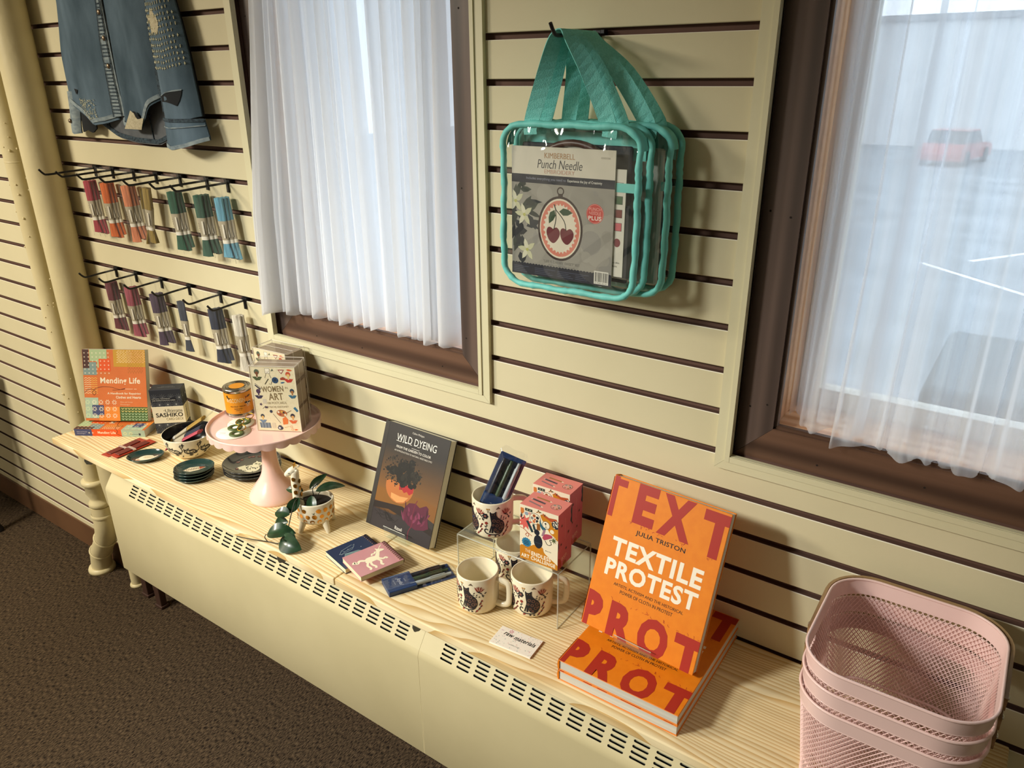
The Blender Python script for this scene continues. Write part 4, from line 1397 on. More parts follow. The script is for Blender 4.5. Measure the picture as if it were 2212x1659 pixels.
# ---------- earring cards on the stand
M_gold = mat('gold_metal', '#d9a43c', 0.2, 1.0)
M_green = mat('green_beads', '#4c5a2e', 0.5)
M_earc = mat('cream_earring_card', '#efe9d4', 0.6)
for i, (x, y, rz, lab) in enumerate([(-1.503, -0.228, 0.5, 'round cream card with green beaded hoop earrings, front of cake stand'), (-1.470, -0.196, 0.3, 'round cream card with green earrings tucked beside the postcard box')]):
    zc = PZ + 0.0003 + i * 0.0
    if i == 1:
        x, y = -1.527, -0.188
        zc = PZ + 0.0026
    t = thing('earring_card', lab, 'earrings', (x, y, zc), rz, rx=(0.05 if i == 1 else 0.0), group='earring cards')
    rr = 0.040 if i == 0 else 0.032
    MB().lathe([(0, 0), (rr, 0), (rr, 0.0008), (0, 0.0008)], M_earc, 36).build('card', t)
    b = MB()
    p = Pr(b, (0, 0, 0.0008), (1, 0, 0), (0, 1, 0), base=0.0001)
    p.text('HOOPS', -30, -10, 14, 4, '#b98a7a', 0)
    p.text('handmade bead earrings', -30, -18, 30, 2.6, '#b98a7a', 0)
    b.build('card_print', t)
    for sx_, sy_ in (((0.013, -0.010), (-0.006, 0.022)) if i == 0 else ((0.004, 0.006),)):
        b = MB()
        b.lathe([(0.007, 0.001), (0.0085, 0.0035), (0.0135, 0.0045), (0.0175, 0.003), (0.0175, 0.001)], M_green, 44, (sx_, sy_, 0.0002), wob=lambda k, a: 1 + (0.07 if k >= 3 else 0) * math.sin(a * 22))
        b.lathe([(0, 0.0012), (0.007, 0.0012)], mat('bead_white', '#e9e4d2', 0.4), 16, (sx_, sy_, 0.0))
        e = b.build('beaded_disc', t)
        b = MB()
        hp = [(sx_ + 0.004 + 0.010 * math.cos(a), sy_ + 0.020 + 0.009 * math.sin(a), 0.0045 + 0.007 * (1 + math.sin(a)) * 0.5) for a in [2 * PI * q / 20 for q in range(20)]]
        b.tube(hp, 0.0012, M_gold, 6, closed=True)
        b.build('gold_hoop', e)

# ---------- small dishes
M_teal = mat('dark_teal_glaze', '#1e3a38', 0.15, 0, 0.5, 0.5)
M_navyg = mat('blue_black_glaze', '#171b24', 0.13, 0, 0.5, 0.5)
M_rimg = mat('bronze_rim', '#6a5a3c', 0.3)
def dish(t, sx, sy, h, glaze, name='dish_body', seg=40):
    b = MB()
    b.lathe([(0, 0.0), (0.62, 0.0), (0.72, 0.10 * h / 0.01 * 0.01), (0.90, h * 0.6), (1.0, h), (0.985, h + 0.0006), (0.955, h - 0.0006), (0.86, h * 0.55), (0.62, h * 0.28), (0, h * 0.25)], glaze, seg, sx=sx, sy=sy)
    b.build(name, t)
def oval(label, loc, rz, sx, sy, h, glaze, group, kind):
    t = thing('trinket_dish', label, 'dish', loc, rz, group=group)
    dish(t, sx, sy, h, glaze)
    if kind:
        b = MB()
        p = Pr(b, (0, 0, h * 0.29), (1, 0, 0), (0, 1, 0), base=0.0003)
        if kind == 'bird':
            # a white sleeping bird, head tucked to the left
            p.poly([tuple(v) for v in sm([(-26, -11), (-18, -15), (2, -15), (20, -9), (31, 4), (33, 9), (22, 4), (16, 10), (4, 14), (-8, 13), (-16, 7), (-20, 0), (-26, -4)], 3)], '#e9dfc4')
            p.poly([tuple(v) for v in sm([(-6, 8), (8, 10), (20, 2), (30, 6), (18, -4), (2, -6), (-8, 0)], 3)], '#d6c9a8')
            for q in range(5):
                p.line([(-4 + q * 6, 9 - q), (0 + q * 6, 2 - q), (-2 + q * 6, -5)], 0.7, '#b9aa86')
            p.poly([(-26, -11), (-18, -15), (-12, -11), (-20, -6)], '#c58a6a')
            p.disc(-19, -4, 1.0, '#2a2420', n=6)
            p.line([(-24, -7), (-30, -10)], 1.6, '#c07c4a')
        elif kind == 'feather':
            p.leaf(-28, -7, 58, 25, 0.22, '#e0d2b2')
            for q in range(9):
                x, y = -18 + q * 4.0, -4.2 + q * 0.9
                p.line([(x, y), (x - 3.5, y + 7.5 - abs(q - 4) * 0.7)], 1.4, '#3b241a')
                p.line([(x, y), (x + 0.6, y - 8.0 + abs(q - 4) * 0.7)], 1.4, '#3b241a')
            p.poly([(14, -4), (26, 5.6), (22, 9), (10, 10)], '#9a4a30')
            p.line([(-30, -7), (24, 5)], 0.9, '#5a2c1c')
        b.build('glaze_picture', t)
    return t
oval('single dark teal dish with a sleeping white bird', (-1.953, -0.2240, ZSH), R(48), 0.050, 0.038, 0.0125, M_teal, 'small teal dishes', 'bird')
names = ['lowest teal dish of the feather dish stack', 'second teal dish up in the feather dish stack', 'third teal dish up in the feather dish stack', 'topmost teal dish painted with a feather']
for i in range(4):
    oval(names[i], (-1.7400 + (i % 2) * 0.002, -0.2125 + 0.001 * i, ZSH + i * 0.0078), R(43 + (i * 7) % 5), 0.052, 0.044, 0.0115, M_teal, 'small teal dishes', 'feather' if i == 3 else None)
names = ['lowest blue-black plate under the cake stand', 'middle blue-black plate of the owl stack', 'top blue-black plate painted with a white owl']
for i in range(3):
    t = thing('dessert_plate', names[i], 'plate', (-1.6420 + 0.001 * i, -0.0975 - 0.001 * i, ZSH + i * 0.0095), R(20), group='blue-black plates')
    dish(t, 0.0765, 0.0765, 0.0135, M_navyg, 'plate_body', 48)
    if i == 2:
        b = MB()
        p = Pr(b, (0, 0, 0.0135 * 0.29), (1, 0, 0), (0, 1, 0), base=0.0003)
        ow = '#d8d2b4'
        p.disc(16, 2, 13, ow, ry=12); p.poly([(6, 10), (4, 18), (12, 13)], ow); p.poly([(26, 10), (29, 17), (20, 13)], ow)
        p.disc(11, 3, 4, '#8b8a72'); p.disc(21, 3, 4, '#8b8a72'); p.disc(11, 3, 1.6, '#1b1b1b', n=8); p.disc(21, 3, 1.6, '#1b1b1b', n=8); p.poly([(15, 1), (17, 1), (16, -3)], '#5a4a2a')
        p.poly([tuple(v) for v in sm([(4, -6), (-6, -14), (-12, -30), (0, -42), (20, -44), (34, -34), (36, -20), (28, -8)], 3)], ow)
        for q in range(26):
            rr_ = random.Random(q)
            p.leaf(rr_.uniform(-8, 28), rr_.uniform(-40, -12), 6, 3, -1.2 + rr_.uniform(-.5, .5), '#3c3f39')
        p.poly([(-12, -12), (-30, -34), (-14, -38), (2, -36)], '#c9c4a6')
        for q in range(12):
            rr_ = random.Random(q + 50)
            a = rr_.uniform(1.5, 4.2)
            p.disc(46 * math.cos(a) + 4, 44 * math.sin(a), rr_.uniform(3, 6), rr_.choice(['#4d2f2e', '#5d3c3a', '#39404a']), n=9)
            p.disc(46 * math.cos(a) + 4, 44 * math.sin(a), 1.6, '#8a6a52', n=7)
        b.build('glaze_picture', t)

# ---------- cat bowl
M_cream = mat('cream_glaze', '#e6dcc0', 0.25, 0, 0.5, 0.3)
M_inkb = mat('bowl_inner_black', '#16171c', 0.2, 0, 0.5, 0.3)
BX, BY, BZr = -1.8730, -0.1300, 0.0700
t = thing('patterned_bowl', 'cream bowl with black cats and flowers, black inside', 'bowl', (BX, BY, ZSH))
prof = [(0, 0.0), (0.034, 0.0), (0.036, 0.003), (0.044, 0.008), (0.056, 0.020), (0.064, 0.036), (0.069, 0.052), (0.0718, 0.068), (0.0722, 0.0705), (0.0705, 0.0708)]
MB().lathe(prof, M_cream, 56).build('outer_wall', t)
MB().lathe([(0.0706, 0.0706), (0.0692, 0.066), (0.066, 0.050), (0.060, 0.034), (0.050, 0.020), (0.036, 0.010), (0, 0.008)], M_inkb, 56).build('inner_wall', t)
b = MB()
A0 = math.atan2(-1.195 - BY, 0 - BX)
def bowlmap(u, v, off):
    r = interp([(q[0], q[1]) for q in prof[2:9]], v * 0.001)
    a = A0 + u * 0.001 / 0.068
    return ((r + off) * math.cos(a), (r + off) * math.sin(a), v * 0.001)
p = Pr(b, fn=bowlmap, step=3.0, base=0.0005)
dk = '#1b1b22'
for k in range(-3, 4):
    x = k * 46 - 6
    # reclining cat with a curled tail
    p.poly([tuple(v) for v in sm([(x - 16, 34), (x - 16, 48), (x - 12, 45), (x - 6, 46), (x - 2, 50), (x - 2, 42), (x + 8, 44), (x + 18, 38), (x + 21, 30), (x + 12, 27), (x - 8, 28)], 3)], dk)
    p.disc(x - 9, 38, 3.6, '#e6dcc0', n=10); p.disc(x - 9, 38, 2.2, dk, n=8); p.disc(x + 9, 36, 4, '#e6dcc0', n=10); p.disc(x + 9, 36, 2.4, dk, n=8)
    p.line([tuple(v) for v in sm([(x + 18, 34), (x + 26, 40), (x + 24, 50)], 3)], 2.2, dk)
    for q in range(6):
        p.disc(x + 26 + 4 * math.cos(q * PI / 3), 56 + 4 * math.sin(q * PI / 3), 2.0, dk, n=7)
    for q in range(5):
        p.leaf(x + 2, 20, 9, 2.6, 0.5 + q * 0.5, dk)
    for q in range(4):
        p.leaf(x - 20 + q * 3, 58 + (q % 2) * 2, 7, 3, 0.4 + q * 0.9, dk)
        p.leaf(x + 14 + q * 3, 16 + (q % 2) * 2, 6, 2.4, -0.8 + q * 0.9, dk)
    p.line([(x - 22, 66), (x + 24, 66)], 0.0001, dk)
b.build('glaze_pattern', t)

# ---------- thread packets
def skein_pack(t, col, L=0.165, w=0.030, seed=0, bag=True, ring=True):
    """thread skein in a paper sleeve inside a clear pouch, hanging down from z=0 (hook hole) in the x-z plane"""
    rnd = random.Random(seed)
    m = MATS.get('thread_' + col) or noisy('thread_' + col, shade(col, '#000000', 0.22), shade(col, '#ffffff', 0.06), (500, 60, 14), 0.85, 2, contrast=(0.4, 0.6))
    top = -0.034
    zt1, zs1, zr1, zb = top - 0.056, top - 0.104, top - 0.113, -L - 0.030
    def flat(z0, z1, w0, w1, d0, d1, n=6, wave=0.0):
        b = MB()
        def fn(u, v):
            a = 2 * PI * u
            z_ = z0 + (z1 - z0) * v
            ww = (w0 + (w1 - w0) * v) / 2 * (1 + wave * math.sin(a * 5 + seed))
            dd = (d0 + (d1 - d0) * v) / 2 * (1 + wave * math.sin(a * 7))
            return (ww * math.cos(a), dd * math.sin(a), z_)
        return b, fn
    b, fn = flat(top, zt1, w * 0.82, w * 0.80, 0.010, 0.011, wave=0.06)
    b.grid(fn, 20, 4, m, closeu=True)
    nv = len(b.v)
    b.add([(0, 0, top + 0.003)] + b.v[:20], [(0, 1 + (i + 1) % 20, 1 + i) for i in range(20)], m, True)
    b.build('upper_thread', t)
    b, fn = flat(zt1, zs1, w * 0.86, w * 0.60, 0.012, 0.009)
    b.grid(fn, 16, 3, mat('grey_paper_sleeve', '#a99f88', 0.7), closeu=True)
    s_ = b.build('paper_sleeve', t)
    b = MB()
    p = Pr(b, (0, -0.0062, 0), (1, 0, 0), (0, 0, 1), base=0.0003)
    p.rect(w * 0.06 * 1000, (zs1 + 0.006) * 1000, w * 0.16 * 1000, 34, '#d8d2c2')
    for q in range(5):
        p.rect(-w * 0.22 * 1000, (zs1 + 0.008 + q * 0.006) * 1000, 1.4, 3, '#6b5a44')
    b.build('sleeve_print', s_)
    b, fn = flat(zs1, zr1, w * 0.62, w * 0.60, 0.010, 0.010)
    b.grid(fn, 16, 1, mat('white_paper_ring', '#e7e2d6', 0.6), closeu=True)
    b.build('paper_ring', t)
    b, fn = flat(zr1, zb, w * 0.56, w * 0.98, 0.009, 0.007, wave=0.05)
    b.grid(fn, 20, 5, m, closeu=True)
    b.add([(0, 0, zb - 0.002)] + b.v[-20:], [(0, 1 + i, 1 + (i + 1) % 20) for i in range(20)], m, True)
    b.build('lower_thread', t)
    if bag:
        M_bag = clear('pouch_plastic', (0.98, 0.98, 0.97), 0.02, 0.15, 0.03, (0.85, 0.83, 0.78))
        b = MB()
        hw = w * 0.62
        def fn2(u, v):
            x = -hw + 2 * hw * u
            z_ = 0.012 + (zb - 0.010 - 0.012) * v
            y = -0.0068 * min(1, max(0, (v - 0.1) * 6)) * (1 - (2 * u - 1) ** 4) + 0.0012 * math.sin(v * 31 + seed) * math.sin(u * 9)
            return (x, y, z_)
        b.grid(fn2, 6, 10, M_bag)
        b.build('clear_pouch', t)
    return t

# skeins lying in the bowl
for i, (a, e, col, lab) in enumerate([
        ((-1.8195, -0.0800, 0.126), (-1.9105, -0.1420, 0.052), '#a8863a', 'ochre thread skein on top in the patterned bowl'),
        ((-1.8010, -0.0985, 0.108), (-1.8960, -0.1560, 0.046), '#262a3c', 'navy thread skein lying in the patterned bowl'),
        ((-1.7890, -0.1150, 0.102), (-1.8800, -0.1640, 0.046), '#b9485a', 'rose thread skein lying lowest in the patterned bowl')]):
    a, e = Vector(a) + Vector((0, 0, ZSH)), Vector(e) + Vector((0, 0, ZSH))
    d_ = (e - a).normalized()
    t = thing('thread_skein', lab, 'thread skein', a, group='skeins in the bowl')
    zx = -d_
    side = Vector((d_.y, -d_.x, 0)).normalized()
    nn = zx.cross(side)
    Mx = Matrix((side, nn, zx)).transposed().to_4x4()
    t.matrix_world = Matrix.Translation(a) @ Mx
    skein_pack(t, col, 0.122, 0.038, 60 + i, bag=(i == 0))

# red thread packets on the shelf
M_redp = mat('red_foil_pack', '#a8331f', 0.3)
for i, (x, y, rz, lab) in enumerate([(-2.0730, -0.2200, 1.66, 'red packet of metallic thread lying beside the bird dish'), (-2.0385, -0.2120, 1.60, 'red packet of metallic thread lying nearer the bowl')]):
    t = thing('thread_packet', lab, 'thread packet', (x, y, ZSH + 0.0002 + i * 0.003), rz, group='red thread packets')
    MB().rbox(-0.062, 0.062, -0.017, 0.017, 0, 0.0012, M_redp, 0.0004, 1).build('card', t)
    MB().rbox(-0.050, -0.008, -0.011, 0.011, 0.0012, 0.0045, mat('maroon_floss', '#6b2a22', 0.6), 0.0012, 1).build('floss', t)
    MB().rbox(0.0, 0.046, -0.011, 0.011, 0.0012, 0.0045, mat('maroon_floss', '#6b2a22', 0.6), 0.0012, 1).build('floss', t)
    MB().rbox(-0.008, 0.0, -0.0165, 0.0165, 0.0012, 0.0048, mat('silver_wrap', '#cfc9bf', 0.25, 0.6), 0.0004, 1).build('paper_wrap', t)

# ---------- giraffe planter with its trailing plant
GX, GY = -1.2850, -0.1860
M_gir = mat('giraffe_glaze', '#efe5cc', 0.25, 0, 0.5, 0.35)
M_soil = noisy('potting_soil', '#1c1712', '#2b241c', (200, 200, 200), 0.95, bump=0.8, bscale=300)
t = thing('giraffe_planter', 'white giraffe shaped planter with gold spots on four legs', 'planter', (GX, GY, ZSH), R(35.1))
# local frame: -y towards the viewer, x to the right of the picture
b = MB()
b.lathe([(0, 0.0215), (0.024, 0.021), (0.0365, 0.024), (0.0405, 0.030), (0.0422, 0.045), (0.0430, 0.062), (0.0432, 0.074), (0.0425, 0.0772), (0.0405, 0.0772), (0.0392, 0.074), (0.0388, 0.062)], M_gir, 48, sx=1.06, sy=0.94)
b.build('pot', t)
MB().lathe([(0, 0.0655), (0.0392, 0.0645)], M_soil, 32, sx=1.06, sy=0.94).build('soil', t)
for sx_, sy_ in ((-1, -1), (1, -1), (1, 1), (-1, 1)):
    b = MB()
    b.tube([(sx_ * 0.024, sy_ * 0.020, 0.030), (sx_ * 0.030, sy_ * 0.026, 0.012), (sx_ * 0.033, sy_ * 0.029, 0.002), (sx_ * 0.033, sy_ * 0.029, 0.0)], [0.0095, 0.0072, 0.0056, 0.005], M_gir, 12)
    b.build('leg', t)
b = MB()
nk = sm([(-0.034, -0.010, 0.060), (-0.0355, -0.010, 0.090), (-0.0360, -0.010, 0.122), (-0.0350, -0.010, 0.146), (-0.0352, -0.010, 0.1565)], 3)
b.tube(nk, [0.0135, 0.0125, 0.0115, 0.0110, 0.0106, 0.0104, 0.0102, 0.0100, 0.0098, 0.0098, 0.0098, 0.0095, 0.0075][:len(nk)], M_gir, 16)
b.build('neck', t)
b = MB()
hd = [(-0.031, -0.010, 0.1570), (-0.0365, -0.010, 0.1575), (-0.044, -0.010, 0.1535), (-0.052, -0.010, 0.1475), (-0.0565, -0.010, 0.1440), (-0.0585, -0.010, 0.1432)]
b.tube(hd, [0.0055, 0.0098, 0.0092, 0.0068, 0.0052, 0.0022], M_gir, 14)
h_ = b.build('head', t)
for s_ in (-1, 1):
    MB().tube([(-0.034, -0.010 + s_ * 0.0045, 0.165), (-0.0338, -0.010 + s_ * 0.005, 0.1715), (-0.0337, -0.010 + s_ * 0.005, 0.174)], [0.0014, 0.0014, 0.0022], M_gold, 8).build('horn', h_)
    MB().tube([(-0.030, -0.010 + s_ * 0.007, 0.160), (-0.027, -0.010 + s_ * 0.012, 0.1625), (-0.026, -0.010 + s_ * 0.015, 0.1615)], [0.002, 0.0038, 0.0008], M_gir, 8, flat=0.5).build('ear', h_)
b = MB()
b.tube([(-0.0445, -0.0195, 0.1545), (-0.0465, -0.0192, 0.1528), (-0.0485, -0.0178, 0.1528)], 0.0006, mat('eye_ink', '#1a1612', 0.4), 5)
b.build('eye', h_)
b = MB()
rnd = random.Random(5)
def potmap(u, v, off):
    a = -PI / 2 + u * 0.001 / 0.042
    r = interp([(0.0365, 0.024), (0.0405, 0.030), (0.0422, 0.045), (0.0430, 0.062), (0.0432, 0.074)], v * 0.001) + off
    return (r * math.cos(a) * 1.06, r * math.sin(a) * 0.94, v * 0.001)
p = Pr(b, fn=potmap, step=2.5, base=0.0004)
M_goldl = mat('gold_lustre', '#c88a35', 0.18, 0.85)
for row, zc in ((0, 33), (1, 47), (2, 62)):
    for q in range(-9, 10):
        u = q * 16.0 + (8 if row % 2 else 0) + rnd.uniform(-1.6, 1.6)
        if abs(u) > 130 or rnd.random() < 0.12:
            continue
        n = 7
        ph = rnd.uniform(0, 6)
        r = rnd.uniform(4.8, 6.0)
        p.poly([(u + r * rnd.uniform(0.85, 1.1) * math.cos(ph + 2 * PI * i / n), zc + r * 1.12 * rnd.uniform(0.85, 1.1) * math.sin(ph + 2 * PI * i / n)) for i in range(n)], M_goldl)
def neckmap(u, v, off):
    a = -PI / 2 + u * 0.001 / 0.0108
    r = 0.0112 + off + (0.0011 if v < 100 else 0)
    return (-0.0357 + r * math.cos(a), -0.010 + r * math.sin(a), v * 0.001)
p = Pr(b, fn=neckmap, step=1.5, base=0.0006)
for u, v in ((-1, 138), (1.5, 121), (1, 104), (-1, 87), (14, 130), (14, 112), (-14, 112), (14, 95)):
    p.disc(u, v, 4.6, M_goldl, ry=5.6, n=9)
b.build('gold_spots', t)

M_leaf = noisy('hoya_leaf_green', '#16301c', '#224226', (60, 60, 60), 0.32, coat=0.3)
M_stem = mat('plant_stem', '#2c2a1c', 0.6)
t = thing('hoya_plant', 'dark green trailing plant growing from the giraffe planter', 'plant', (GX, GY, ZSH), R(35.1))
def leafmesh(o, tip, w, up=(0, 0, 1), bend=0.15, fold=0.25):
    o, tip, up = Vector(o), Vector(tip), Vector(up)
    d_ = tip - o
    L = d_.length
    ex = d_.normalized()
    up = (up - ex * up.dot(ex)).normalized()
    ey = up.cross(ex)
    b = MB()
    def fn(u, v):
        ss = 2 * u - 1
        prof_ = math.sin(PI * v ** 0.85) ** 0.75 if 0 < v < 1 else 0
        x = L * v
        y = ss * w / 2 * prof_
        z_ = bend * L * math.sin(PI * v) * 0.5 + fold * abs(y) - 0.10 * L * v * v
        return o + ex * x + ey * y + up * z_
    b.grid(fn, 6, 10, M_leaf)
    def fn2(u, v):
        return fn(u, v) - up * 0.0007
    b.grid(fn2, 6, 10, M_leaf)
    b.build('leaf', t)
def stem(pts, r=0.0012):
    MB().tube(sm(pts, 4), r, M_stem, 6).build('stem', t)
# picture frame: x right, -y towards viewer, z up
stem([(-0.004, -0.004, 0.066), (-0.030, -0.030, 0.092), (-0.040, -0.050, 0.070), (-0.050, -0.072, 0.030), (-0.066, -0.084, 0.008), (-0.098, -0.072, 0.004), (-0.150, -0.060, 0.005), (-0.176, -0.052, 0.006)])
stem([(0.000, 0.004, 0.066), (-0.004, 0.010, 0.095), (0.004, 0.014, 0.110)], 0.001)
stem([(0.004, -0.002, 0.066), (0.010, 0.000, 0.085), (0.020, 0.004, 0.096)], 0.001)
stem([(-0.098, -0.072, 0.004), (-0.104, -0.070, 0.014), (-0.100, -0.068, 0.022)], 0.001)
leafmesh((-0.012, 0.012, 0.092), (0.026, 0.034, 0.124), 0.020, (0, -0.6, 0.8))
leafmesh((0.004, 0.004, 0.092), (0.070, 0.030, 0.096), 0.024, (-0.2, -0.5, 0.85), 0.22)
leafmesh((-0.002, -0.012, 0.090), (0.006, -0.044, 0.058), 0.024, (0, -0.9, 0.5))
leafmesh((-0.022, -0.004, 0.098), (-0.066, 0.004, 0.100), 0.022, (0, -0.6, 0.8))
leafmesh((-0.026, -0.028, 0.094), (-0.056, -0.044, 0.060), 0.026, (0.3, -0.8, 0.5))
leafmesh((-0.044, -0.056, 0.066), (-0.083, -0.044, 0.066), 0.030, (0, -0.5, 0.85))
leafmesh((-0.048, -0.062, 0.050), (-0.088, -0.046, 0.036), 0.028, (-0.3, -0.7, 0.6))
leafmesh((-0.098, -0.070, 0.022), (-0.030, -0.078, 0.034), 0.040, (0, -0.45, 0.9), 0.3)
leafmesh((-0.058, -0.080, 0.022), (-0.026, -0.094, 0.026), 0.030, (0, -0.3, 0.95))
leafmesh((-0.062, -0.086, 0.020), (-0.010, -0.120, 0.014), 0.046, (-0.25, -0.75, 0.6), 0.2)

# ---------- notebooks
M_coil = mat('bronze_coil', '#6a4a2c', 0.3, 0.9)
def notebook(label, loc, rz, cover, prnt, w=0.104, d=0.0885, th=0.0125):
    """x: towards the coil end, y: across"""
    t = thing('spiral_notebook', label, 'notebook', loc, rz, group='small spiral notebooks')
    MB().rbox(0, w, 0, d, 0, 0.0008, cover, 0.0003, 1).build('back_cover', t)
    MB().box(0.001, w - 0.001, 0.0008, d - 0.0008, 0.0008, th - 0.0008, mat('cream_note_pages', '#e6d9b4', 0.8)).build('page_block', t)
    MB().rbox(0, w, 0, d, th - 0.0008, th, cover, 0.0003, 1).build('front_cover', t)
    b = MB()
    n = 13
    for i in range(n):
        y = d * (i + 0.7) / (n + 0.4)
        for o_ in (0, 0.0016):
            b.tube([(w - 0.004 + 0.0075 * math.cos(a), y + o_, th / 2 + 0.0085 * math.sin(a)) for a in [2 * PI * q / 12 for q in range(12)]], 0.0005, M_coil, 4, closed=True)
    c_ = b.build('coil_binding', t)
    c_['kind'] = 'stuff'
    b = MB()
    p = Pr(b, (0, 0, th), (1, 0, 0), (0, 1, 0))
    prnt(p)
    b.build('cover_print', t)
    return t
def crystals(p):
    for (x, y) in ((14, 28), (18, 56), (40, 40), (42, 62), (62, 70), (70, 52), (26, 18), (58, 30)):
        p.star(x, y, 1.4, 4, '#c9d3d8', 0.4)
    ln = '#9db0b4'
    p.poly([(22, 40), (52, 32), (66, 36), (58, 44), (28, 50)], '#667f80')
    for pts in ([(20, 52), (50, 56), (60, 66), (56, 72), (28, 66), (20, 58), (20, 52)], [(28, 66), (32, 58), (20, 52)], [(32, 58), (56, 62), (60, 66)], [(22, 40), (52, 32), (66, 36), (58, 44), (28, 50), (22, 40)], [(28, 50), (52, 40), (66, 36)]):
        p.line(pts, 0.7, ln)
def unicorn(p):
    # seen with the coil to the right: horse faces the coil end, feet towards the left edge
    u = '#efe7c9'
    def q(pts):
        # picture coordinates (right = x, up = y) over a 90 x 80 field
        return [(6 + a * 1.0, 4 + c * 1.0) for a, c in pts]
    def P_(pts):
        p.poly([tuple(v) for v in sm(q(pts), 3)], u)
    P_([(26, 36), (30, 46), (40, 49), (54, 46), (60, 42), (58, 32), (48, 30), (36, 30), (28, 30), (26, 36)])
    P_([(54, 46), (62, 56), (66, 64), (72, 66), (80, 60), (82, 56), (76, 54), (70, 54), (64, 44), (58, 36), (54, 40)])
    P_([(66, 64), (66, 71), (70, 66)])
    p.line(q([(72, 65), (84, 76)]), 1.6, u)
    for pts in ([(30, 32), (24, 22), (26, 10), (22, 6)], [(36, 31), (34, 20), (38, 10), (35, 5)], [(52, 32), (56, 22), (52, 12), (55, 6)], [(57, 33), (64, 26), (70, 28), (72, 22)]):
        p.line([tuple(v) for v in sm(q(pts), 3)], 5.2, u)
    p.line([tuple(v) for v in sm(q([(28, 42), (18, 48), (10, 42), (6, 50), (2, 44)]), 4)], 6.5, u)
    p.line([tuple(v) for v in sm(q([(62, 60), (56, 54), (52, 56), (48, 50)]), 3)], 4.0, u)
    p.disc(*q([(74, 61)])[0], 0.9, '#b77f86', n=6)
M_nvy = mat('navy_notebook_cover', '#20304f', 0.35)
M_pnk = mat('dusty_pink_cover', '#c68d93', 0.2, 0, 0.5, 0.4)
notebook('navy spiral notebook with crystal drawings, half under the pink one', (-1.0858, -0.2835, ZSH + 0.001), R(76), M_nvy, crystals)
notebook('dusty pink spiral notebook with a cream unicorn', (-1.0243, -0.2965, ZSH + 0.0138), R(72.3), M_pnk, unicorn)

# ---------- pen sets
M_cell = clear('cellophane', (0.98, 0.985, 1.0), 0.09, 0.07)
M_navyc = mat('navy_pen_card', '#1d3763', 0.35)
def pen_set(label, M, crumple=0):
    """flat card pocket with three pens: x along the set, y across, z up (thickness)"""
    t = thing('pen_set', label, 'pen set', group='pen sets in clear wrappers')
    t.matrix_world = M
    L, w = 0.150, 0.054
    MB().rbox(0, L, 0, w, 0, 0.0012, M_navyc, 0.0004, 1).build('backing_card', t)
    b = MB()
    b.rbox(0, 0.062, 0.0, w, 0.0012, 0.0115, M_navyc, 0.0012, 1)
    k = b.build('card_pocket', t)
    b = MB()
    p = Pr(b, (0, w, 0.0115), (0, -1, 0), (1, 0, 0))
    p.text('Joyful', 14, 26, 26, 11, '#d5d9e0', -0.004, shear=0.3)
    p.text('gel pens', 18, 19, 16, 3, '#aeb8c8', 0)
    p.text('set of 3', 20, 42, 12, 3, '#aeb8c8', 0)
    p.rect(3, 3, 0.5, 56, '#8fa0bd')
    p.rect(5, 3, 0.5, 56, '#8fa0bd')
    b.build('pocket_print', k)
    for i, (c_, nm) in enumerate((('#b9c1c2', 'pen'), ('#3d5238', 'pen'), ('#1c2333', 'pen'))):
        y = 0.011 + i * 0.0155
        b = MB()
        m = mat('pen_' + c_, c_, 0.35)
        b.tube([(0.05, y, 0.0068), (0.128, y, 0.0068), (0.130, y, 0.0068), (0.136, y, 0.0068), (0.142 - i * 0.001, y, 0.0068)], [0.0048, 0.0048, 0.0034, 0.0032, 0.0030], m, 12)
        b.tube([(0.127, y, 0.0122), (0.10, y, 0.0126), (0.094, y, 0.0118)], 0.0011, m, 6)
        b.build(nm, t)
    b = MB()
    rnd = random.Random(crumple + 3)
    def fn(u, v):
        x = -0.003 + (L + 0.006 + 0.012 * (1 if crumple else 0)) * u
        y = -0.002 + (w + 0.004) * v
        z_ = 0.0135 * min(1, 6 * min(v, 1 - v) + 0.15) * (1 if u < 0.93 else max(0.15, (1 - u) / 0.07)) + 0.0009 * math.sin(u * 41 + v * 13) * math.sin(v * 17 + crumple)
        if crumple and u > 0.86:
            z_ += 0.006 * math.sin(v * 14) * (u - 0.86) / 0.14
            y += 0.006 * math.sin(v * 9 + u * 20) * (u - 0.86) / 0.14
        return (x, y, max(z_, 0.0015))
    b.grid(fn, 34, 12, M_cell)
    b.build('wrapper', t)
    return t
pen_set('pen set in a clear wrapper lying flat before the mugs', Matrix.Translation((-0.9521, -0.2879, ZSH + 0.0003)) @ Matrix.Rotation(R(61.5), 4, 'Z'))

# ---------- acrylic riser
RX0, RY0, RW, RD, RH = -0.8600, -0.1740, 0.2465, 0.1250, 0.1290
t = thing('acrylic_riser', 'clear acrylic riser standing over the lower mugs', 'riser', (RX0, RY0, ZSH))
at = 0.003
MB().rbox(0, RW, 0, RD, RH - at, RH, M_acryl, 0.001, 1).build('top_panel', t)
for x in (0, RW - at):
    MB().box(x, x + at, 0, RD, 0, RH - at, M_acryl).build('side_panel', t)
b = MB()
for y in (0.0006, RD - 0.0006):
    b.tube([(at / 2, y, 0.001), (at / 2, y, RH - 0.005), (at / 2 + 0.003, y, RH - at / 2), (RW - at / 2 - 0.003, y, RH - at / 2), (RW - at / 2, y, RH - 0.005), (RW - at / 2, y, 0.001)], 0.0014, M_acedge, 6)
b.build('polished_edge', t)
for x in (at / 2, RW - at / 2):
    MB().tube([(x, 0, RH - 0.002), (x, RD, RH - 0.002)], 0.0012, M_acedge, 6).build('polished_bend', t)
    MB().tube([(x, 0, 0.001), (x, RD, 0.001)], 0.0008, M_acedge, 6).build('foot_edge', t)

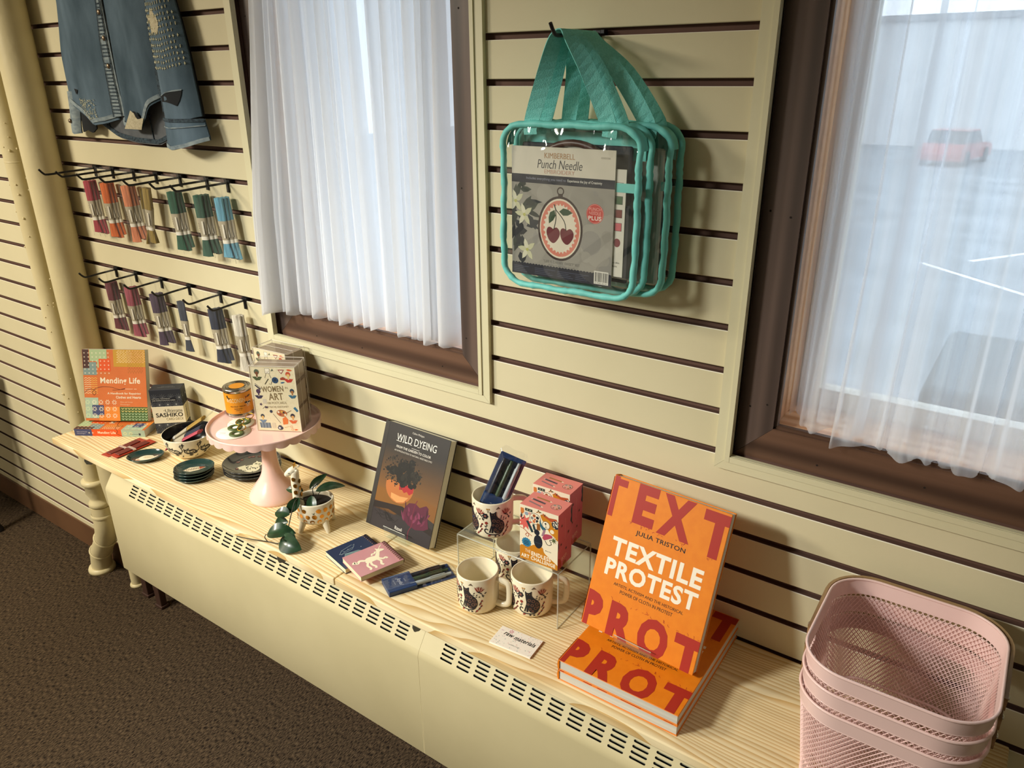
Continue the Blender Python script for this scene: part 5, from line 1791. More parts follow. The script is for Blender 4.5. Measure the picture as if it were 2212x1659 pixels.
# ---------- cat mugs
M_mug = mat('mug_glaze', '#ece2c6', 0.22, 0, 0.5, 0.4)
MH, MR = 0.0830, 0.0425
_mugproto = []
def mug(label, x, y, z_, face):
    rz = face
    if _mugproto:
        t = copy_tree(_mugproto[0])
        t.location = (x, y, z_)
        t.rotation_euler = (0, 0, rz)
        tag(t, label, 'mug', 'cat pattern mugs')
        return t
    t = thing('cat_mug', label, 'mug', (x, y, z_), rz, group='cat pattern mugs')
    _mugproto.append(t)
    MB().lathe([(0, 0.0015), (0.030, 0.0015), (0.031, 0.0), (0.0345, 0.0), (0.0390, 0.003), (0.0410, 0.008), (0.0418, 0.02), (MR, 0.045), (MR, MH - 0.002), (MR - 0.001, MH), (MR - 0.0026, MH), (MR - 0.0036, MH - 0.002), (MR - 0.0038, 0.03), (MR - 0.006, 0.010), (0.028, 0.0065), (0, 0.006)], M_mug, 56).build('cup', t)
    b = MB()
    # local -y faces the viewer; handle to the right (+x)
    hp = sm([(MR - 0.003, 0, 0.069), (MR + 0.010, 0, 0.0695), (MR + 0.0225, 0, 0.066), (MR + 0.0265, 0, 0.056), (MR + 0.0265, 0, 0.030), (MR + 0.0225, 0, 0.017), (MR + 0.010, 0, 0.0125), (MR - 0.004, 0, 0.013)], 4)
    b.tube(hp, 0.0052, M_mug, 12, flat=1.25)
    b.build('handle', t)
    b = MB()
    def mp_(u, v, off):
        a = -PI / 2 + u * 0.001 / MR
        r = interp([(0.0390, 0.003), (0.0410, 0.008), (0.0418, 0.02), (MR, 0.045), (MR, MH)], v * 0.001) + off
        return (r * math.cos(a), r * math.sin(a), v * 0.001)
    p = Pr(b, fn=mp_, step=2.5, base=0.0004)
    dk, br, rd, gd, pk = '#1c1b26', '#7a5648', '#8f2f28', '#c08a3a', '#a86a5c'
    def cat(x):
        p.poly([tuple(v) for v in sm([(x - 14, 58), (x - 14.5, 67), (x - 11, 64), (x - 6, 64), (x - 1, 67), (x - 1, 58), (x + 4, 51), (x + 12, 44), (x + 16, 34), (x + 15, 24), (x + 8, 17), (x - 4, 17), (x - 8, 26), (x - 11, 38), (x - 13, 50)], 3)], dk)
        p.poly([(x - 12, 40), (x - 6, 42), (x - 7, 28), (x - 8, 17), (x - 12, 17), (x - 11, 28)], dk)
        p.poly([(x - 17, 18), (x - 14, 17), (x - 10, 34), (x - 12, 36)], dk)
        p.line([tuple(v) for v in sm([(x + 12, 20), (x + 4, 14), (x - 10, 13), (x - 22, 16), (x - 26, 22), (x - 23, 26), (x - 19, 24)], 4)], 2.4, dk)
        for (a, c, r) in ((-6, 46, 3.4), (2, 44, 3.6), (9, 37, 3.8), (0, 34, 3.4), (7, 27, 3.8), (-4, 25, 2.8), (-8, 36, 2.6), (12, 29, 2.6), (1, 20, 2.4)):
            p.ring(x + a, c, r, 1.3, br, n=12)
        p.disc(x - 9.6, 60, 0.7, gd, n=6)
        p.disc(x - 5, 60, 0.7, gd, n=6)
    def deco(x):
        for q in range(7):
            a = 0.5 + q * 0.27
            p.leaf(x + 18, 57, 15, 3.4, a, rd if q % 2 == 0 else '#c9a48e')
        p.poly([(x + 14, 59), (x + 20, 55), (x + 22, 60)], dk)
        p.line([tuple(v) for v in sm([(x + 20, 56), (x + 27, 50), (x + 28, 44)], 3)], 0.9, dk)
        for a, c, r in ((25, 52, 2.2), (30, 52, 0.6), (29, 47, 2.6), (25, 46, 0.4)):
            p.leaf(x + a, c, 6, 2.4, r, dk)
        for q in range(5):
            p.leaf(x + 8 + q * 2.6, 53 - q * 2.2, 5, 2, 1.0 + (q % 2) * 2.2, dk)
            p.leaf(x - 2 + q * 2.2, 72 + (q % 2), 5, 2, 0.4 + q * 0.5, '#6a5a4a')
        for a, c in ((25, 36), (22, 30), (24, 24), (20, 18)):
            p.disc(x + a, c, 2.2, rd, n=8)
            p.leaf(x + a, c, 6, 2.4, -2.2, dk)
        for q in range(5):
            p.leaf(x - 6 + q * 4, 8, 5.5, 2.4, 0.5 + (q % 2) * 1.8, dk)
        p.leaf(x - 20, 9, 8, 4, 0.4, rd)
        p.leaf(x + 12, 9, 8, 4, 0.9, rd)
        for q in range(6):
            p.disc(x - 24 + 4 * math.cos(q * PI / 3), 56 + 4 * math.sin(q * PI / 3), 2.7, dk, n=8)
        p.disc(x - 24, 56, 2.4, pk, n=8)
        p.disc(x - 24, 56, 1.0, dk, n=6)
        p.star(x - 22, 40, 4.0, 5, rd, 0.7)
        p.line([(x - 22, 37), (x - 23, 28)], 0.8, dk)
        p.leaf(x - 23, 32, 5, 2, 0.7, dk); p.leaf(x - 23, 30, 5, 2, 2.3, dk)
        for a in (-20, -16):
            p.line([(x - 18, 64), (x + a, 72)], 0.7, '#6a5a4a')
            p.disc(x + a, 72.5, 1.7, gd, n=7)
    for x in (-54, 2, -112):
        cat(x)
        deco(x)
    b.build('glaze_pattern', t)
    return t
def facing(x, y, extra=0.0):
    return math.atan2(-1.195 - y, 0 - x) + PI / 2 + extra
mug('cat pattern mug standing in front, nearest the shelf edge', -0.7905, -0.1960, ZSH, facing(-0.79, -0.196, R(-27)))
mug('cat pattern mug under the riser, beside the orange books', -0.6945, -0.1430, ZSH, facing(-0.6945, -0.143, R(-2)))
mug('cat pattern mug hidden at the back under the riser', -0.7830, -0.0740, ZSH, facing(-0.783, -0.074, R(4)))
mug('cat pattern mug on top of the riser holding a pen set', -0.8070, -0.1190, ZSH + RH + 0.0002, facing(-0.807, -0.119, R(8)))
# pen set in the upper mug
a_, e_ = Vector((-0.8105, -0.1390, ZSH + RH + 0.030)), Vector((-0.7740, -0.0890, ZSH + RH + 0.166))
dx = (e_ - a_).normalized()
nz = (Vector((0, -1.195, 1.82)) - a_)
nz = (nz - dx * nz.dot(dx)).normalized()
dy = nz.cross(dx)
Mx = Matrix((dx, dy, nz)).transposed().to_4x4()
pen_set('pen set in a crumpled clear wrapper standing in the upper mug', Matrix.Translation(a_ - dy * 0.027) @ Mx, crumple=2)

# ---------- Endless Art Challenge boxes
M_pbox = mat('coral_pink_box', '#e0807a', 0.4)
M_pside = mat('deep_pink_box_side', '#cf6a86', 0.4)
M_cboard = mat('cream_box_front', '#eee3c8', 0.45)
EW, ED, EH = 0.0840, 0.0535, 0.1205
def endless(label, loc, rz):
    t = thing('art_game_box', label, 'box', loc, rz, group='pink art challenge boxes')
    MB().box(0, EW, 0.0004, ED, 0, EH, M_pside, M_pbox).build('box', t)
    MB().box(0.0, EW, 0, 0.0004, 0, EH, M_cboard).build('front_panel', t)
    b = MB()
    p = Pr(b, (0, 0, 0), (1, 0, 0), (0, 0, 1))
    p.box = (0.2, 83.8, 0.2, 120.3)
    dk = '#1e2430'
    # shoulders with the title
    p.poly([tuple(v) for v in sm([(0, 0), (0, 28), (14, 33), (26, 36), (32, 40), (50, 40), (54, 30), (66, 22), (84, 11), (84, 0)], 3)], '#c9821f')
    p.poly([(84, 0), (84, 11), (66, 22), (56, 28), (54, 40), (84, 42)], '#eee3c8')
    p.disc(41, 50, 9.5, dk, ry=15); p.disc(38, 70, 6, dk, ry=6.5)
    p.rect(31, 47, 20, 0.5, '#4a5a6a')
    p.star(15, 40, 11, 14, '#2f7aa0', 0.84)
    for q, (l, y) in enumerate(((10, 42), (12, 38.5), (11, 35))):
        p.rect(15 - l / 2, y, l, 1.5, '#183248')
    p.text('Megan Ray', 57, 34, 13, 3, '#1c1c1c', 0.02)
    # burst, reel, dog, ball, tools
    p.star(12, 84, 17, 9, '#d8655c', 0.55, 0.3)
    p.disc(34, 98, 12.5, dk); p.disc(34, 98, 11.6, '#eee3c8')
    for q, c_ in enumerate((dk, '#a2532a', '#8a8a8a', '#d07a4a', '#eee3c8')):
        a = 0.6 + q * 2 * PI / 5
        p.disc(34 + 6.5 * math.cos(a), 98 + 6.5 * math.sin(a), 3.4, c_ if q != 4 else dk, n=10)
    p.disc(34, 97, 2.2, '#c2512f', n=10)
    p.poly([tuple(v) for v in sm([(46, 112), (60, 108), (72, 100), (84, 92), (84, 66), (76, 72), (66, 78), (58, 92), (50, 100), (46, 108)], 3)], '#c9821f')
    p.poly([(50, 116), (64, 110), (80, 112), (84, 104), (84, 98), (66, 104), (52, 110)], '#b5532f')
    p.disc(58, 92, 8.4, dk, ry=8.8); p.disc(58, 92, 7.6, '#eee3c8', ry=8); p.disc(57, 95, 2, dk, n=8); p.line([(57, 94), (58, 88), (55, 85)], 0.8, dk); p.line([(58, 88), (61, 86)], 0.8, dk)
    p.disc(79, 99, 9, '#2b2f3a')
    rnd = random.Random(8)
    for _ in range(40):
        a, q = rnd.uniform(0, 6.28), rnd.uniform(0, 8)
        p.rect(79 + q * math.cos(a) - 0.8, 99 + q * math.sin(a) - 0.8, 1.4, 1.6, '#e8e0ca')
    p.disc(71, 82, 4.5, '#eee3c8', n=12)
    p.poly([(44, 100), (50, 88), (58, 84), (54, 76), (48, 82), (44, 88)], '#2d6277')
    p.poly([(14, 88), (19, 90), (31, 68), (26, 66)], '#243c42'); p.poly([(28, 84), (32, 86), (36, 74), (31, 73)], '#243c42')
    p.rect(38, 76, 7, 14, '#a2642a'); p.poly([(38, 90), (45, 90), (41.5, 96)], '#e6d3a8')
    for q in range(3):
        p.rect(39 + q * 2.2, 76, 0.5, 14, '#5a3a1a')
    p.poly([(48, 66), (53, 82), (57, 80), (53, 66)], '#9d7a8c')
    p.poly([tuple(v) for v in sm([(50, 62), (56, 72), (68, 74), (72, 70), (64, 64), (54, 58)], 3)], '#b2475f')
    p.line([tuple(v) for v in sm([(56, 58), (62, 50), (70, 54), (66, 62), (74, 64)], 3)], 1.1, dk)
    p.star(75, 64, 8, 8, '#54603a', 0.3)
    p.line([tuple(v) for v in sm([(0, 70), (10, 68), (20, 60), (18, 54), (13, 57), (18, 62), (27, 58)], 3)], 1.2, '#b5532f')
    p.poly([(2, 114), (9, 114), (10, 106), (6, 100), (2, 104)], '#cf7a3a')
    p.rect(12, 110, 16, 6, '#39413a'); p.disc(17, 113, 1.6, '#9aa08a', n=8); p.disc(23, 113, 1.6, '#9aa08a', n=8)
    p.disc(15, 104, 4, '#8fa0b0'); p.disc(22, 106, 3, '#d89a92')
    for q in range(8):
        p.leaf(1 + q * 1.3, 92 + (q % 3) * 3, 6, 1.8, 0.6 + q * 0.5, dk)
    for q in range(6):
        p.leaf(36 + q * 4, 113 + (q % 2) * 2, 6, 2.2, 0.4 + q * 0.8, '#4a4a2a' if q % 2 else '#a2642a')
    p.line([(2, 100), (28, 100)], 0.0001, dk)
    p.text('THE', 12, 18, 12, 7, '#f3ead4', -0.006, rot=-0.03)
    p.text('ENDLESS', 26, 14.5, 43, 9.5, '#f3ead4', 0.035, rot=-0.02)
    p.text('ART CHALLENGE', 3, 4.5, 76, 8.5, '#f3ead4', 0.035, rot=-0.015)
    p = Pr(b, (0, 0, EH), (1, 0, 0), (0, 1, 0))
    p.poly([(16, 40), (46, 38), (52, 35), (46, 34), (16, 36)], '#a2703a'); p.poly([(46, 38), (52, 35), (46, 34)], '#f3e6cc')
    p.poly([(12, 31), (42, 27), (42, 22), (12, 26)], '#5d4a56'); p.poly([(12, 31), (8, 28), (12, 26)], '#d8b7b0'); p.rect(16, 25.5, 20, 2, '#2c2630')
    p.poly([(10, 20), (40, 14), (46, 10), (40, 10), (10, 16)], '#8c6f74'); p.poly([(40, 14), (46, 10), (40, 10)], '#f3e6cc')
    p.disc(65, 25, 10.5, dk, ry=9.5); p.disc(65, 25, 9.8, '#dd9a8c', ry=8.8)
    for x, y, r, c_ in ((60, 29, 2.6, '#8e8f8c'), (67, 31, 3, '#9c8f86'), (71, 25, 2.2, '#38434a'), (69, 20, 2.2, '#b0693a'), (62, 20, 2.0, '#b5475a')):
        p.disc(x, y, r, c_, n=9)
    p = Pr(b, (EW, 0, 0), (0, 1, 0), (0, 0, 1))
    p.box = (0.2, 53.3, 0.2, 120.3)
    for x, y in ((14, 92), (40, 66), (32, 34), (12, 52)):
        p.star(x, y, 4.6, 7, '#39333f', 0.3)
    p.rect(27, 56, 0.8, 46, '#e7a9b0')
    p.line([(0, 34), (53, 66)], 0.6, '#e39aaa')
    p.poly([tuple(v) for v in sm([(53.3, 120), (48, 108), (50, 96), (47, 86), (53.3, 78)], 3)], '#2a4057')
    p.poly([(0, 40), (4, 50), (3, 58), (0, 62)], '#5a3d66')
    p.poly([tuple(v) for v in sm([(0, 26), (8, 22), (13, 12), (12, 0), (0, 0)], 3)], '#b2473f')
    p.text('BSP.', 15, 13, 22, 8, '#f0c6c4', 0.01, rot=0.12)
    p.disc(26, 4, 7, '#a05a3a', ry=5)
    b.build('box_print', t)
endless('pink art challenge box in front on the riser', (-0.7050, -0.1700, ZSH + RH + 0.0002), R(2.2))
endless('pink art challenge box at the back of the riser', (-0.7266, -0.0925, ZSH + RH + 0.0002), R(1.7))

# ---------- business cards
M_card = mat('white_card_stock', '#eee6d9', 0.55)
for i in range(9):
    t = thing('business_card', ['undermost', 'second lowest', 'third lowest', 'fourth lowest', 'middle', 'sixth', 'seventh', 'second from top', 'topmost'][i] + (' speckled card of the small stack, lettering showing' if i == 8 else ' speckled card in the small stack by the shelf edge'), 'card', (-0.7019 + 0.0003 * (i % 3), -0.2802 - 0.0002 * (i % 2), ZSH + 0.0001 + i * 0.00042), R(4.7 + (0.6 if i % 2 else 0)), group='speckled business cards')
    MB().rbox(0, 0.089, 0, 0.051, 0, 0.0004, M_card, 0.00012, 1).build('card', t)
    if i == 8:
        b = MB()
        p = Pr(b, (0, 0, 0.0004), (1, 0, 0), (0, 1, 0), base=0.00012, inc=0.000003)
        rnd = random.Random(21)
        for _ in range(120):
            p.disc(rnd.uniform(2, 87), rnd.uniform(2, 49), rnd.uniform(0.3, 1.2), rnd.choice(['#d7a1a0', '#a9b8b4', '#c9a9b8', '#e0b39a', '#9fb0a0']), n=6)
        for q in range(7):
            a = 2 * PI * q / 7
            p.leaf(24 + math.cos(a), 44 + math.sin(a), 5, 2, a, '#c98a95')
        p.text('raw', 13, 31, 21, 8, '#141414', 0.02, shear=0.2, rot=-0.10)
        p.text('materials', 37, 28, 46, 11, '#141414', 0.02, shear=0.2, rot=-0.03)
        p.text('crafts.com', 36, 11, 23, 3, '#5a5a5a', 0, shear=0.2)
        b.build('card_print', t)
        t['category'] = 'card'

# ---------- nested pink mesh baskets
M_bpink = mat('pink_enamel_steel', '#f3d2cd', 0.35, 0, 0.5, 0.15)
M_beech = wood('bent_beech', '#a98a63', '#8a6c48', axis=2, period=0.02, stretch=0.3, distort=3, rough=0.5)
M_rivet = mat('rivet_steel', '#c9c7c2', 0.25, 1.0)
def rrect(w, d, r, n=8):
    pts = []
    for cx, cy, a0 in ((w / 2 - r, d / 2 - r, 0), (-w / 2 + r, d / 2 - r, PI / 2), (-w / 2 + r, -d / 2 + r, PI), (w / 2 - r, -d / 2 + r, 1.5 * PI)):
        for i in range(n + 1):
            a = a0 + PI / 2 * i / n
            pts.append((cx + r * math.cos(a), cy + r * math.sin(a)))
    return pts
class Loop:
    def __init__(s, w, d, r):
        s.p = rrect(w, d, r, 10)
        s.p.append(s.p[0])
        s.l = [0]
        for a, b in zip(s.p[:-1], s.p[1:]):
            s.l.append(s.l[-1] + math.hypot(b[0] - a[0], b[1] - a[1]))
        s.L = s.l[-1]
    def at(s, u):
        q = (u % 1.0) * s.L
        import bisect
        i = max(0, min(len(s.p) - 2, bisect.bisect_right(s.l, q) - 1))
        k = (q - s.l[i]) / max(s.l[i + 1] - s.l[i], 1e-9)
        return (s.p[i][0] + (s.p[i + 1][0] - s.p[i][0]) * k, s.p[i][1] + (s.p[i + 1][1] - s.p[i][1]) * k)
BW, BD, BH = 0.2385, 0.2485, 0.180
lt, lb = Loop(BW, BD, 0.062), Loop(BW * 0.84, BD * 0.84, 0.054)
def wallpt(u, v, off=0.0):
    """v = 0 bottom .. 1 top"""
    a, c = lt.at(u), lb.at(u)
    x, y = c[0] + (a[0] - c[0]) * v, c[1] + (a[1] - c[1]) * v
    n = math.hypot(x, y) or 1
    return Vector((x + x / n * off, y + y / n * off, 0.002 + (BH - 0.002) * v))
def strand(b, a, c, w=0.0006, m=None):
    d_ = (c - a)
    n = Vector((a.x, a.y, 0)).normalized() if abs(a.z - c.z) > 1e-6 or abs(a.z - 0.002) > 1e-4 else Vector((0, 0, 1))
    s_ = d_.cross(n)
    if s_.length < 1e-9:
        return
    s_ = s_.normalized() * w
    n = n * w * 1.1
    k = len(b.v)
    b.v += [tuple(a - s_), tuple(a + s_), tuple(a + n), tuple(c - s_), tuple(c + s_), tuple(c + n)]
    for f in ((0, 1, 4, 3), (1, 2, 5, 4), (2, 0, 3, 5)):
        b.f.append([i + k for i in f])
        b.m.append(0)
        b.sm.append(False)
meshb = MB()
meshb.mi(M_bpink)
NU, NV = 112, 34
for j in range(NV):
    for i in range(NU):
        o_ = 0.5 if j % 2 else 0.0
        a = wallpt((i + o_) / NU, j / NV * 0.90)
        for du in (-0.5, 0.5):
            strand(meshb, a, wallpt((i + o_ + du) / NU, (j + 1) / NV * 0.90))
# bottom
fw, fd = BW * 0.84, BD * 0.84
nx, ny = 28, 44
def inside(x, y):
    r = 0.054
    ax, ay = abs(x) - (fw / 2 - r), abs(y) - (fd / 2 - r)
    return abs(x) < fw / 2 and abs(y) < fd / 2 and not (ax > 0 and ay > 0 and math.hypot(ax, ay) > r)
for j in range(ny):
    for i in range(nx):
        o_ = 0.5 if j % 2 else 0.0
        a = Vector((-fw / 2 + fw * (i + o_) / nx, -fd / 2 + fd * j / ny, 0.002))
        for du in (-0.5, 0.5):
            c = Vector((-fw / 2 + fw * (i + o_ + du) / nx, -fd / 2 + fd * (j + 1) / ny, 0.002))
            if inside(a.x, a.y) and inside(c.x, c.y):
                strand(meshb, a, c)
def basket(label, loc, rz, proto=None):
    if proto:
        t = copy_tree(proto)
        t.location = loc
        tag(t, label, 'basket', 'nested pink mesh baskets')
        return t
    t = thing('mesh_basket', label, 'basket', loc, rz, group='nested pink mesh baskets')
    m_ = meshb.build('wire_mesh', t)
    m_['kind'] = 'stuff'
    b = MB()
    def band(u, v):
        q = wallpt(u, 0.862 + 0.138 * v, 0.0014)
        return q
    def band2(u, v):
        return wallpt(u, 0.862 + 0.138 * v, -0.0006)
    b.grid(band, 96, 3, M_bpink, closeu=True)
    b.grid(band2, 96, 3, M_bpink, closeu=True)
    b.tube([wallpt(i / 96, 1.0, 0.0004) for i in range(96)], 0.0022, M_bpink, 8, closed=True)
    b.tube([wallpt(i / 96, 0.862, 0.0006) for i in range(96)], 0.0012, M_bpink, 6, closed=True)
    b.build('rim_band', t)
    b = MB()
    b.tube([wallpt(i / 64, 0.0, 0.0) for i in range(64)], 0.0026, M_bpink, 6, closed=True)
    b.build('foot_ring', t)
    # bentwood handle folded back round the rim
    b = MB()
    pts = []
    hw = BW / 2 + 0.0062
    hd = BD / 2 + 0.0085
    r = 0.066
    pts.append((hw, -0.030, BH - 0.020))
    pts.append((hw, 0.0, BH - 0.018))
    for i in range(9):
        a = PI / 2 * i / 8
        pts.append((hw - r + r * math.cos(a), hd - r + r * math.sin(a), BH - 0.012 + 0.002 * i / 8))
    for i in range(9):
        a = PI / 2 + PI / 2 * i / 8
        pts.append((-hw + r + r * math.cos(a), hd - r + r * math.sin(a), BH - 0.010 - 0.002 * i / 8))
    pts.append((-hw, 0.0, BH - 0.018))
    pts.append((-hw, -0.030, BH - 0.020))
    b.ribbon(pts, (0, 0, 1), 0.021, 0.0045, M_beech)
    h_ = b.build('wooden_handle', t)
    for s_ in (-1, 1):
        b = MB()
        b.lathe([(0, 0.0032), (0.0035, 0.0026), (0.005, 0.0008), (0.005, 0)], M_rivet, 14)
        b.xf(Matrix.Translation((s_ * (hw + 0.0022), -0.014, BH - 0.019)) @ Matrix.Rotation(s_ * PI / 2, 4, 'Y'))
        b.build('rivet', h_)
    return t
bx, by = -0.1554 + 0.1182, -0.2931 + 0.1238
k0 = basket('lowest of the three nested pink mesh baskets', (bx, by, ZSH), 0.0)
basket('middle of the three nested pink mesh baskets', (bx, by, ZSH + 0.034), 0.0, k0)
basket('uppermost pink mesh basket, its empty inside open to view', (bx, by, ZSH + 0.068), 0.0, k0)

# ================================================================ GOODS ON THE WALL
M_hook = mat('black_hook_wire', '#16161a', 0.4, 0.3)
def hook(label, x, k, length, group='black peg hooks'):
    z0_ = ZB + k * SP
    t = thing('peg_hook', label, 'hook', (x, 0, z0_), group=group)
    MB().rbox(-0.011, 0.011, -0.004, 0.008, -0.0035, 0.0035, M_hook, 0.001, 1).build('groove_clip', t)
    MB().rbox(-0.0045, 0.0045, -0.0045, -0.0005, -0.028, 0.003, M_hook, 0.001, 1).build('back_plate', t)
    MB().tube(sm([(0, -0.003, -0.004), (0, -length * 0.5, -0.0065), (0, -length + 0.022, -0.009), (0, -length + 0.010, -0.005), (0, -length, 0.007)], 3), 0.0029, M_hook, 8).build('prong', t)
    return t

UP = [(-2.338, '#b02a3e', 'crimson', 3), (-2.243, '#e5691c', 'orange', 3), (-2.134, '#e88a5e', 'peach', 3), (-2.023, '#9c8132', 'mustard', 2),
      (-1.911, '#17573f', 'emerald', 3), (-1.793, '#2b5a48', 'pine green', 3), (-1.707, '#69aecb', 'sky blue', 3)]
LO = [(-2.339, '#6b2030', 'maroon', 3), (-2.228, '#a8485c', 'rose pink', 3), (-2.094, '#46324d', 'plum', 3), (-1.956, '#343b4c', 'slate', 1),
      (-1.812, '#1d2740', 'navy', 3), (-1.706, '#e9e2d2', 'white', 2)]
WORD = {3: ['front', 'middle', 'rear'], 2: ['front', 'rear'], 1: ['only']}
for row, k, L, nm in ((UP, -3, 0.158, 'upper'), (LO, -7, 0.113, 'lower')):
    for hi, (x, col, cn, n) in enumerate(row):
        hook('black peg hook of the %s row holding the %s skeins' % (nm, cn), x, k, L)
        for i in range(n):
            if cn == 'mustard':
                offs, yaws, tilts = [(0.000, 0.0), (-0.022, 0.0)], [R(0), R(72)], [R(5), R(2)]
                dx_, yw, tl = offs[i][0], yaws[i], tilts[i]
            else:
                dx_, yw, tl = 0.0, R(8 - 9 * i + (hi % 3) * 3), R(-3.0 - 3.4 * i + (hi % 2) * 1.0)
            ypos = -0.036 + i * 0.0105
            t = thing('thread_skein', '%s thread skein in a clear pouch, %s one on its %s row hook' % (cn, WORD[n][i], nm), 'thread skein',
                      (x + dx_, ypos, ZB + k * SP - 0.004), rz=yw, ry=tl, group='%s skeins on the %s row' % (cn, nm))
            skein_pack(t, col if i == 0 else shade(col, '#000000', 0.06 * i), 0.152 + 0.004 * ((hi + i) % 3), 0.036, hi * 7 + i)

# ---------- turquoise bags
M_turq = noisy('turquoise_webbing', '#86ddd6', '#78d2cb', (300, 300, 300), 0.7, bump=0.5, bscale=600)
M_turqp = noisy('turquoise_piping', '#7cd8d0', '#70ccc5', (40, 40, 40), 0.55)
M_vinyl = clear('clear_vinyl', (0.97, 0.98, 0.97), 0.06, 0.06, 0.015, (0.8, 0.85, 0.8))
hook('black peg hook holding the turquoise bags', -0.660, 1, 0.150)
def bag(label, x0, y0, w, h, d, full, strap_tops, lean=0.0):
    """front face at y0 (towards the viewer), z0 top"""
    t = thing('clear_tote_bag', label, 'bag', (x0, y0, ZB - 0.062), group='turquoise kit bags')
    rr = 0.036
    def outline(ins=0.0):
        pts = []
        for cx, cz, a0 in ((w - rr, -rr, 0), (rr, -rr, PI / 2), (rr, -h + rr, PI), (w - rr, -h + rr, 1.5 * PI)):
            for i in range(13):
                a = a0 + PI / 2 * i / 12
                pts.append((cx + (rr - ins) * math.cos(a), cz + (rr - ins) * math.sin(a)))
        return pts
    for nm, y in (('front', 0.0), ('back', d)):
        b = MB()
        rnd = random.Random(4)
        ol0 = [Vector((q[0], q[1], 0)) for q in outline()]
        dn = []
        for i in range(len(ol0)):
            a_, c_ = ol0[i], ol0[(i + 1) % len(ol0)]
            k_ = max(1, int((c_ - a_).length / 0.006))
            dn += [a_.lerp(c_, j / k_) for j in range(k_)]
        b.tube([(q.x + 0.0006 * math.sin(i * 0.7), y + 0.0016 * math.sin(i * 0.21 + 1), q.y + 0.0007 * math.sin(i * 0.55)) for i, q in enumerate(dn)], [0.0056 + 0.0007 * rnd.uniform(-1, 1) for _ in dn], M_turqp, 8, closed=True)
        b.build('piping', t)
        b = MB()
        o_ = outline(0.003)
        xs0, xs1 = 0.004, w - 0.004
        def fn(u, v, y=y, s_=(-1 if nm == 'front' else 1)):
            x = xs0 + (xs1 - xs0) * u
            z_ = -0.004 - (h - 0.008) * v
            # stay inside the rounded corners
            if z_ > -rr or z_ < -h + rr:
                dz = (rr + z_) if z_ > -rr else (-h + rr - z_)
                lim = rr - math.sqrt(max(rr * rr - dz * dz, 0))
                x = min(max(x, lim + 0.002), w - lim - 0.002)
            bul = s_ * 0.004 * math.sin(PI * u) * math.sin(PI * v)
            wr = 0.0016 * math.sin(u * 23 + math.sin(v * 9) * 2) * math.sin(v * 19 + u * 4) + 0.0042 * math.exp(-((v - 0.07) / 0.05) ** 2) * math.sin(u * 38 + 3 * math.sin(u * 7))
            return (x, y + bul + wr, z_)
        b.grid(fn, 70, 50, M_vinyl)
        b.build(nm + '_panel', t)
    # gusset
    b = MB()
    ol = outline(0.001)
    n = len(ol)
    b.add([(x, 0, z_) for x, z_ in ol] + [(x, d, z_) for x, z_ in ol], [(i, (i + 1) % n, n + (i + 1) % n, n + i) for i in range(n)], M_vinyl, True)
    b.build('gusset', t)
    b = MB()
    top = [(x, z_) for x, z_ in ol if z_ > -rr * 1.01]
    m = len(top)
    b.add([(x, d * 0.25, z_ + 0.0008) for x, z_ in top] + [(x, d * 0.75, z_ + 0.0008) for x, z_ in top], [(i, i + 1, m + i + 1, m + i) for i in range(m - 1)], M_turqp, True)
    b.build('zip_strip', t)
    MB().box(w * 0.03, w * 0.97, d - 0.004, d - 0.002, -0.052, -0.012, M_turqp).build('inner_binding', t)
    MB().box(w * 0.62, w * 0.97, 0.010, 0.012, -0.098, -0.084, M_turqp).build('pocket_binding', t)
    # straps
    hz = ZB + SP - 0.0045 - (ZB - 0.062) + 0.0045
    for (ys, yt, dxs) in strap_tops:
        xm = -0.660 - x0
        xa, xb = w * 0.23 + dxs, w * 0.80 + dxs
        ytop = yt - y0
        pts = [(xa, ys, -0.016), (xa + 0.002, ys - 0.001, 0.004), (xa + (xm - xa) * 0.45, ys + (ytop - ys) * 0.5, hz * 0.55), (xm - 0.016, ytop, hz - 0.016), (xm - 0.006, ytop, hz - 0.003), (xm, ytop, hz), (xm + 0.006, ytop, hz - 0.003), (xm + 0.016, ytop, hz - 0.016), (xb + (xm - xb) * 0.45, ys + (ytop - ys) * 0.5, hz * 0.55), (xb - 0.002, ys - 0.001, 0.004), (xb, ys, -0.016)]
        sp_ = sm(pts, 5)
        k = len(sp_)
        wd = []
        for i in range(k):
            u = i / (k - 1)
            mid = max(0, 1 - abs(u - 0.5) / 0.42)
            q = Vector((1, 0, 0)).lerp(Vector((0.12, 1 if True else 0, 0)), mid ** 0.7) if u < 0.5 else Vector((1, 0, 0)).lerp(Vector((0.12, -1, 0)), mid ** 0.7)
            wd.append(tuple(q.normalized() * (1 if u < 0.5 else -1) if False else q.normalized()))
        # keep the width direction continuous over the hook
        wd2 = []
        for i in range(k):
            u = i / (k - 1)
            mid = max(0, 1 - abs(u - 0.5) / 0.42) ** 0.7
            wd2.append((1 - mid if u < 0.5 else -(1 - mid) * -1, mid, 0.0))
        b = MB()
        b.ribbon(sp_, wd2, 0.0255, 0.0018, M_turq)
        b.build('strap', t)
    # contents
    if full:
        b = MB()
        cw, ch = 0.198, 0.217
        cx0, cz0 = 0.012, -h + 0.016
        b.rbox(cx0, cx0 + cw, 0.0075, 0.0090, cz0, cz0 + ch, mat('kit_card', '#dcd6c6', 0.35), 0.0004, 1)
        kc = b.build('kit_card', t)
        b = MB()
        p = Pr(b, (cx0, 0.0075, cz0), (1, 0, 0), (0, 0, 1), base=0.0002, inc=0.000006)
        p.box = (0, 198, 0, 217)
        nv = '#1e2130'
        gx = '#9a968d'
        p.rect(0, 0, 198, 172, gx)
        rnd = random.Random(4)
